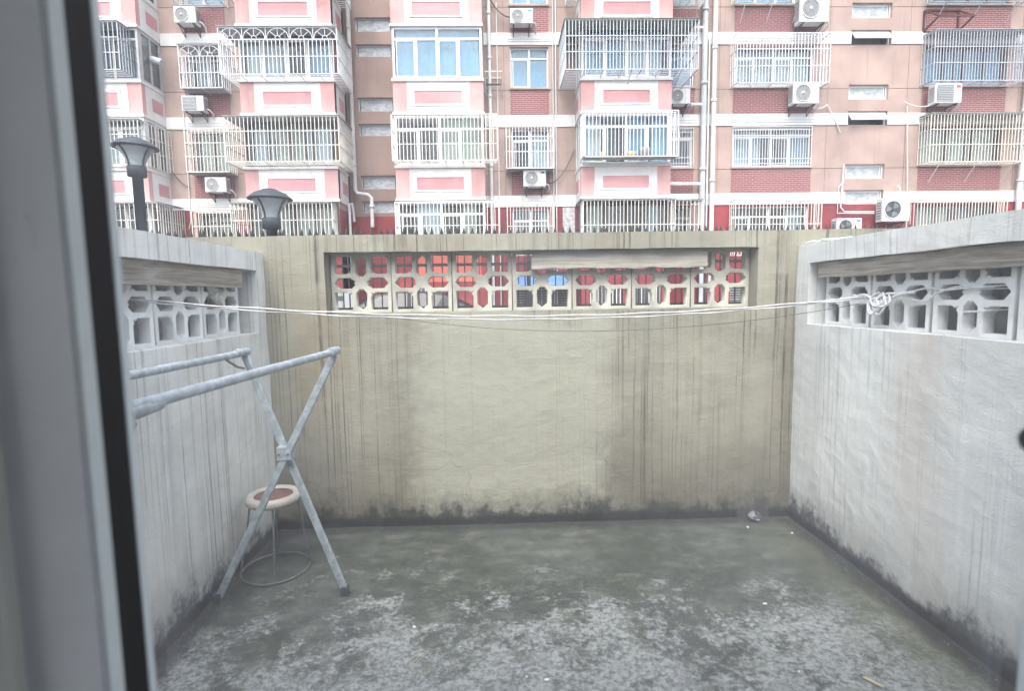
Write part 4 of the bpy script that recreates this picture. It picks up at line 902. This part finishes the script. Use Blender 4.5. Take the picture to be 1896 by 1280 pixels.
for k in range(7):
    c = kc+Vector((-.02+.01*rnd.random(), -.04+.025*k*.5, rnd.uniform(-.02, .012)))
    hgt = rnd.uniform(.03, .075); wdt = rnd.uniform(.03, .06)
    curve_tube([c+Vector((0, -wdt*.3, .015)), c+Vector((-.02, -wdt, -hgt*.4)), c+Vector((-.025, -wdt*.3, -hgt)), c+Vector((-.02, wdt*.6, -hgt*.9)), c+Vector((-.015, wdt, -hgt*.2)), c+Vector((0, wdt*.2, .018))], .0052, 'knot_loop', 'rope', cl)
curve_tube([(2.02, 2.95, 1.520), (2.035, 2.86, 1.505), (2.04, 2.78, 1.525), (2.035, 2.70, 1.505), (2.045, 2.62, 1.53), (2.06, 2.56, 1.535)], .008, 'knot', 'rope', cl)
curve_tube([(2.02, 2.96, 1.505), (2.03, 2.88, 1.525), (2.03, 2.80, 1.500), (2.045, 2.72, 1.53), (2.06, 2.64, 1.525)], .007, 'knot', 'rope', cl)
curve_tube([(2.05, 2.62, 1.53), (2.075, 2.50, 1.555), (2.072, 2.40, 1.545), (2.074, 2.30, 1.552), (2.085, 2.22, 1.548), (2.15, 2.14, 1.55)], .0046, 'tail', 'rope', cl)
curve_tube([(2.06, 2.64, 1.52), (2.072, 2.52, 1.49), (2.070, 2.44, 1.53), (2.074, 2.34, 1.558), (2.08, 2.2, 1.556), (2.16, 2.12, 1.57)], .0046, 'tail', 'rope', cl)
curve_tube([(2.16, 2.34, 1.43), (2.075, 2.30, 1.445), (2.073, 2.22, 1.452), (2.16, 2.16, 1.462)], .0042, 'tail', 'rope', cl)
# thin dark wire sagging below the rope
pts = [Vector((-.75, 3.462, 1.43)).lerp(Vector((2.02, 2.90, 1.475)), i/40)-Vector((0, 0, .14*4*(i/40)*(1-i/40)*.9)) for i in range(41)]
wr = MB().tube(pts, .0016, 5).build('wire', 'cable'); tag(wr, 'thin dark wire sagging just below the white rope', 'wire')
# torn plastic caught in the left blocks
mb = MB(); n, m = 12, 16; vs = []
for j in range(m+1):
    v_ = j/m; wd = .05*(1-abs(v_-.35)*1.1)+.008
    for i in range(n+1):
        u = (i/n-.5)*2; p = Vector((XL-.085+.02*math.sin(u*4+v_*5), 3.02+u*wd+.03*(v_-.3)+.012*math.sin(v_*14), 1.70-.19*v_))
        vs.append(p+noise.noise_vector(p*24)*.014)
mb.add(vs, [(j*(n+1)+i, j*(n+1)+i+1, (j+1)*(n+1)+i+1, (j+1)*(n+1)+i) for j in range(m) for i in range(n)], True)
o = mb.build('plastic_scrap', 'plastic'); so_ = o.modifiers.new('solid', 'SOLIDIFY'); so_.thickness = .003; tag(o, 'torn pale plastic scrap hanging on the blocks of the left wall', 'scrap')
# crumpled bag in the corner, and litter
mb = MB(); vs = []
for j in range(9):
    for i in range(14):
        th = PI*j/8; ph = 2*PI*i/14; p = Vector((math.sin(th)*math.cos(ph)*.042, math.sin(th)*math.sin(ph)*.032, math.cos(th)*.034))
        p += noise.noise_vector(p*38)*.022; vs.append((1.715+p.x, 3.40+p.y, max(.002, .034+p.z)))
mb.add(vs, [(j*14+i, j*14+(i+1) % 14, (j+1)*14+(i+1) % 14, (j+1)*14+i) for j in range(8) for i in range(14)])
tag(mb.build('plastic_bag', 'bag'), 'crumpled pale bag on the floor at the damp patch of the back wall', 'bag')
tag(MB().tube([(1.435, 1.935, .006), (1.475, 1.878, .008)], .0045, 8).build('cigarette_end', 'straw'), 'yellowish stick lying on the floor at the lower right', 'litter')
tag(MB().tube([(-.40, 2.09, .005), (-.36, 2.15, .007), (-.35, 2.165, .005)], .0016, 6).build('twig', 'straw'), 'thin pale twig lying on the floor near the rack foot', 'litter')
SCR = ['tiny white scrap on the floor at the bottom centre, the larger of two close together', 'tiny white scrap on the floor at the bottom centre, the smaller of two close together', 'white scrap on the floor right of the rack foot', 'white scrap on the floor at mid right', 'white scrap on the floor in the right corner, nearest the right wall', 'white scrap on the floor in the right corner, beside the crumpled bag', 'tiny white scrap near the bottom edge, right of centre', 'tiny white scrap near the bottom edge, left of the yellowish stick']
for k, (x, y, s_) in enumerate(((.17, 1.98, .012), (.09, 2.0, .007), (-.42, 2.35, .014), (1.30, 2.45, .012), (1.86, 3.20, .013), (1.62, 3.30, .012), (.78, 1.86, .008), (1.2, 1.98, .008))):
    s_ *= .7; p_ = [(s_*(1+.4*random.random())*math.cos(a), s_*.6*(1+.4*random.random())*math.sin(a)) for a in (0, 1, 2, 3, 4, 5.2)]
    o = MB().prism(p_, 0, .005).build('paper_scrap', 'bits', None, (x, y, .002)); o.rotation_euler = (.1, .05, k)
    tag(o, SCR[k], 'litter', 'white scraps on the yard floor')
# grit and crumbs of render, thickest along the wall feet
rg = random.Random(11); mb = MB()
for k in range(1500):
    if k % 3: 
        sd_ = rg.random(); e = abs(rg.gauss(0, .06))+.012
        x, y = (XL+e, rg.uniform(1.2, YB)) if sd_ < .3 else ((XR-e, rg.uniform(1.2, YB)) if sd_ < .62 else (rg.uniform(XL, XR), YB-e))
    else: x, y = rg.uniform(XL+.05, XR-.05), rg.uniform(1.1, YB-.05)
    r_ = rg.uniform(.0012, .0042)*(1.5 if rg.random() < .08 else 1); a = rg.random()*6
    vs = [(x+r_*math.cos(a+q*2.1)*rg.uniform(.7, 1.4), y+r_*math.sin(a+q*2.1)*rg.uniform(.7, 1.4), .0015) for q in range(3)]+[(x, y, .0015+r_*rg.uniform(.5, 1.1))]
    mb.add(vs, [(0, 1, 3), (1, 2, 3), (2, 0, 3)])
tag(mb.build('grit', paint('grit_crumbs', (.30, .30, .28), .9, .5, 90)), 'fine grit and crumbs scattered over the yard floor', 'grit', None, 'stuff')
# loose rope lying on top of the right wall
o = empty('rope_end', (2.0, 3.2, 1.85), 'loose pale rope end lying on top of the right wall', 'rope')
curve_tube([(2.01, 3.42, 1.857), (2.0, 3.34, 1.862), (2.02, 3.28, 1.858), (1.998, 3.22, 1.862), (2.03, 3.15, 1.858), (2.06, 3.05, 1.857)], .007, 'strand', 'rope', o)

# ================================================================== THE WINDOW THE PICTURE IS TAKEN THROUGH, AND ITS ROOM
Wn = empty('sliding_window', (0, .30, 1.0), 'grey aluminium sliding window frame with black gasket at the left edge', 'window')
z0, z1 = .92, 2.42
def stile(s_, e, nm):      # s_ = side, e = x of the glass edge; profile as seen in plan: face, bead, gasket, outer reveal
    pr = lambda pts: [(e+s_*a, b) for a, b in pts]
    f = rel(Wn, MB().prism(pr([(.0042, .2748), (.046, .2748), (.046, .3143), (.0042, .3143)]), z0, z1)).build(nm, 'frame', Wn)
    rel(Wn, MB().prism(pr([(.0040, .2756), (.0012, .2762), (.0012, .2858), (.0040, .2858)]), z0, z1)).build('bead', 'frame2', Wn)
    rel(Wn, MB().prism(pr([(.0040, .2860), (.0012, .2860), (.0010, .3044), (.0040, .3044)]), z0, z1)).build('gasket', 'rubber', Wn)
    rel(Wn, MB().prism(pr([(.0041, .3090), (.0034, .3090), (.0034, .3145), (.0041, .3145)]), z0, z1)).build('outer_lip', 'frame2', Wn)
    return f
EL, ER = -.2147, .3330
stile(-1, EL, 'sash_stile'); stile(1, ER, 'sash_stile')
bevel(rel(Wn, MB().box(-.345, -.2592, .262, .314, z0, z1)).build('fixed_stile', 'beige', Wn), .006, 3)
rel(Wn, MB().box(EL-.004, ER+.004, .3046, .3085, z0, z1)).build('pane', 'pane', Wn)
rel(Wn, MB().box(-.95, -.347, .3046, .3085, z0, z1)).build('pane', 'pane', Wn); rel(Wn, MB().box(.382, .95, .3046, .3085, z0, z1)).build('pane', 'pane', Wn)
for a, b in ((z0-.06, z0-.001), (z1+.001, z1+.06)): rel(Wn, MB().box(-1.0, 1.0, .255, .33, a, b)).build('frame_rail', 'frame', Wn)
for a in (-1.01, .955): rel(Wn, MB().box(a, a+.05, .255, .33, z0, z1)).build('frame_side', 'frame', Wn)
lt = rel(Wn, MB().tube([(.360, .274, 1.464), (.335, .262, 1.467), (.300, .260, 1.470), (.2745, .260, 1.471)], [.008, .008, .0078, .0066], 12)).build('latch', 'ac_dk', Wn)
tag(holed(-14, 14, -.29, 3.0, [(-1.02, 1.02, z0-.07, z1+.07)], .26, .50, 'y').build('house_wall', 'facade'), 'rendered wall of the house the yard belongs to', 'wall')
tag(MB().box(-1.9, 1.9, -3.2, .259, 2.7, 2.85).build('room_ceiling', 'room'), kind='structure')
tag(MB().box(-1.9, 1.9, -3.4, -3.2, .05, 2.7).build('room_wall', 'room'), kind='structure')
# openings added in the unseen side walls to let daylight onto sash and room
tag(holed(-3.4, .259, .05, 2.85, [(-2.3, -.03, .20, 2.62)], -1.9, -2.1, 'x').build('room_wall', 'room'), kind='structure')
tag(holed(-3.4, .259, .05, 2.85, [(-1.25, -.03, .20, 2.62)], 1.9, 2.1, 'x').build('room_wall', 'room'), kind='structure')
tag(MB().box(-1.9, 1.9, -3.2, .259, 0, .049).build('room_floor', 'roomfl'), kind='structure')

# two unseen curtains, added and shaped so their pale reflection veils the glass
def drape(y, xo, xi_top, xi_bot, label):
    mb = MB(); n, m = 90, 14; vs = []
    for j in range(m+1):
        z = .12+2.45*j/m; xi = xi_bot+(xi_top-xi_bot)*min(1, max(0, (z-.35)/1.1))
        for i in range(n+1):
            u = i/n; vs.append((xo+(xi-xo)*u, y+.035*math.sin(u*58+.3*math.sin(j*.7))+.015*math.sin(u*23), z))
    mb.add(vs, [(j*(n+1)+i, j*(n+1)+i+1, (j+1)*(n+1)+i+1, (j+1)*(n+1)+i) for j in range(m) for i in range(n)], True)
    o = mb.build('added_curtain', 'cur_w'); q = o.modifiers.new('solid', 'SOLIDIFY'); q.thickness = .004; return tag(o, label, 'curtain')
drape(-1.35, -1.75, -.26, -.54, 'added unseen white curtain, mirrored faintly on the left half of the glass')
drape(-1.35, 1.80, .95, .97, 'added unseen white curtain, mirrored faintly at the right of the glass')
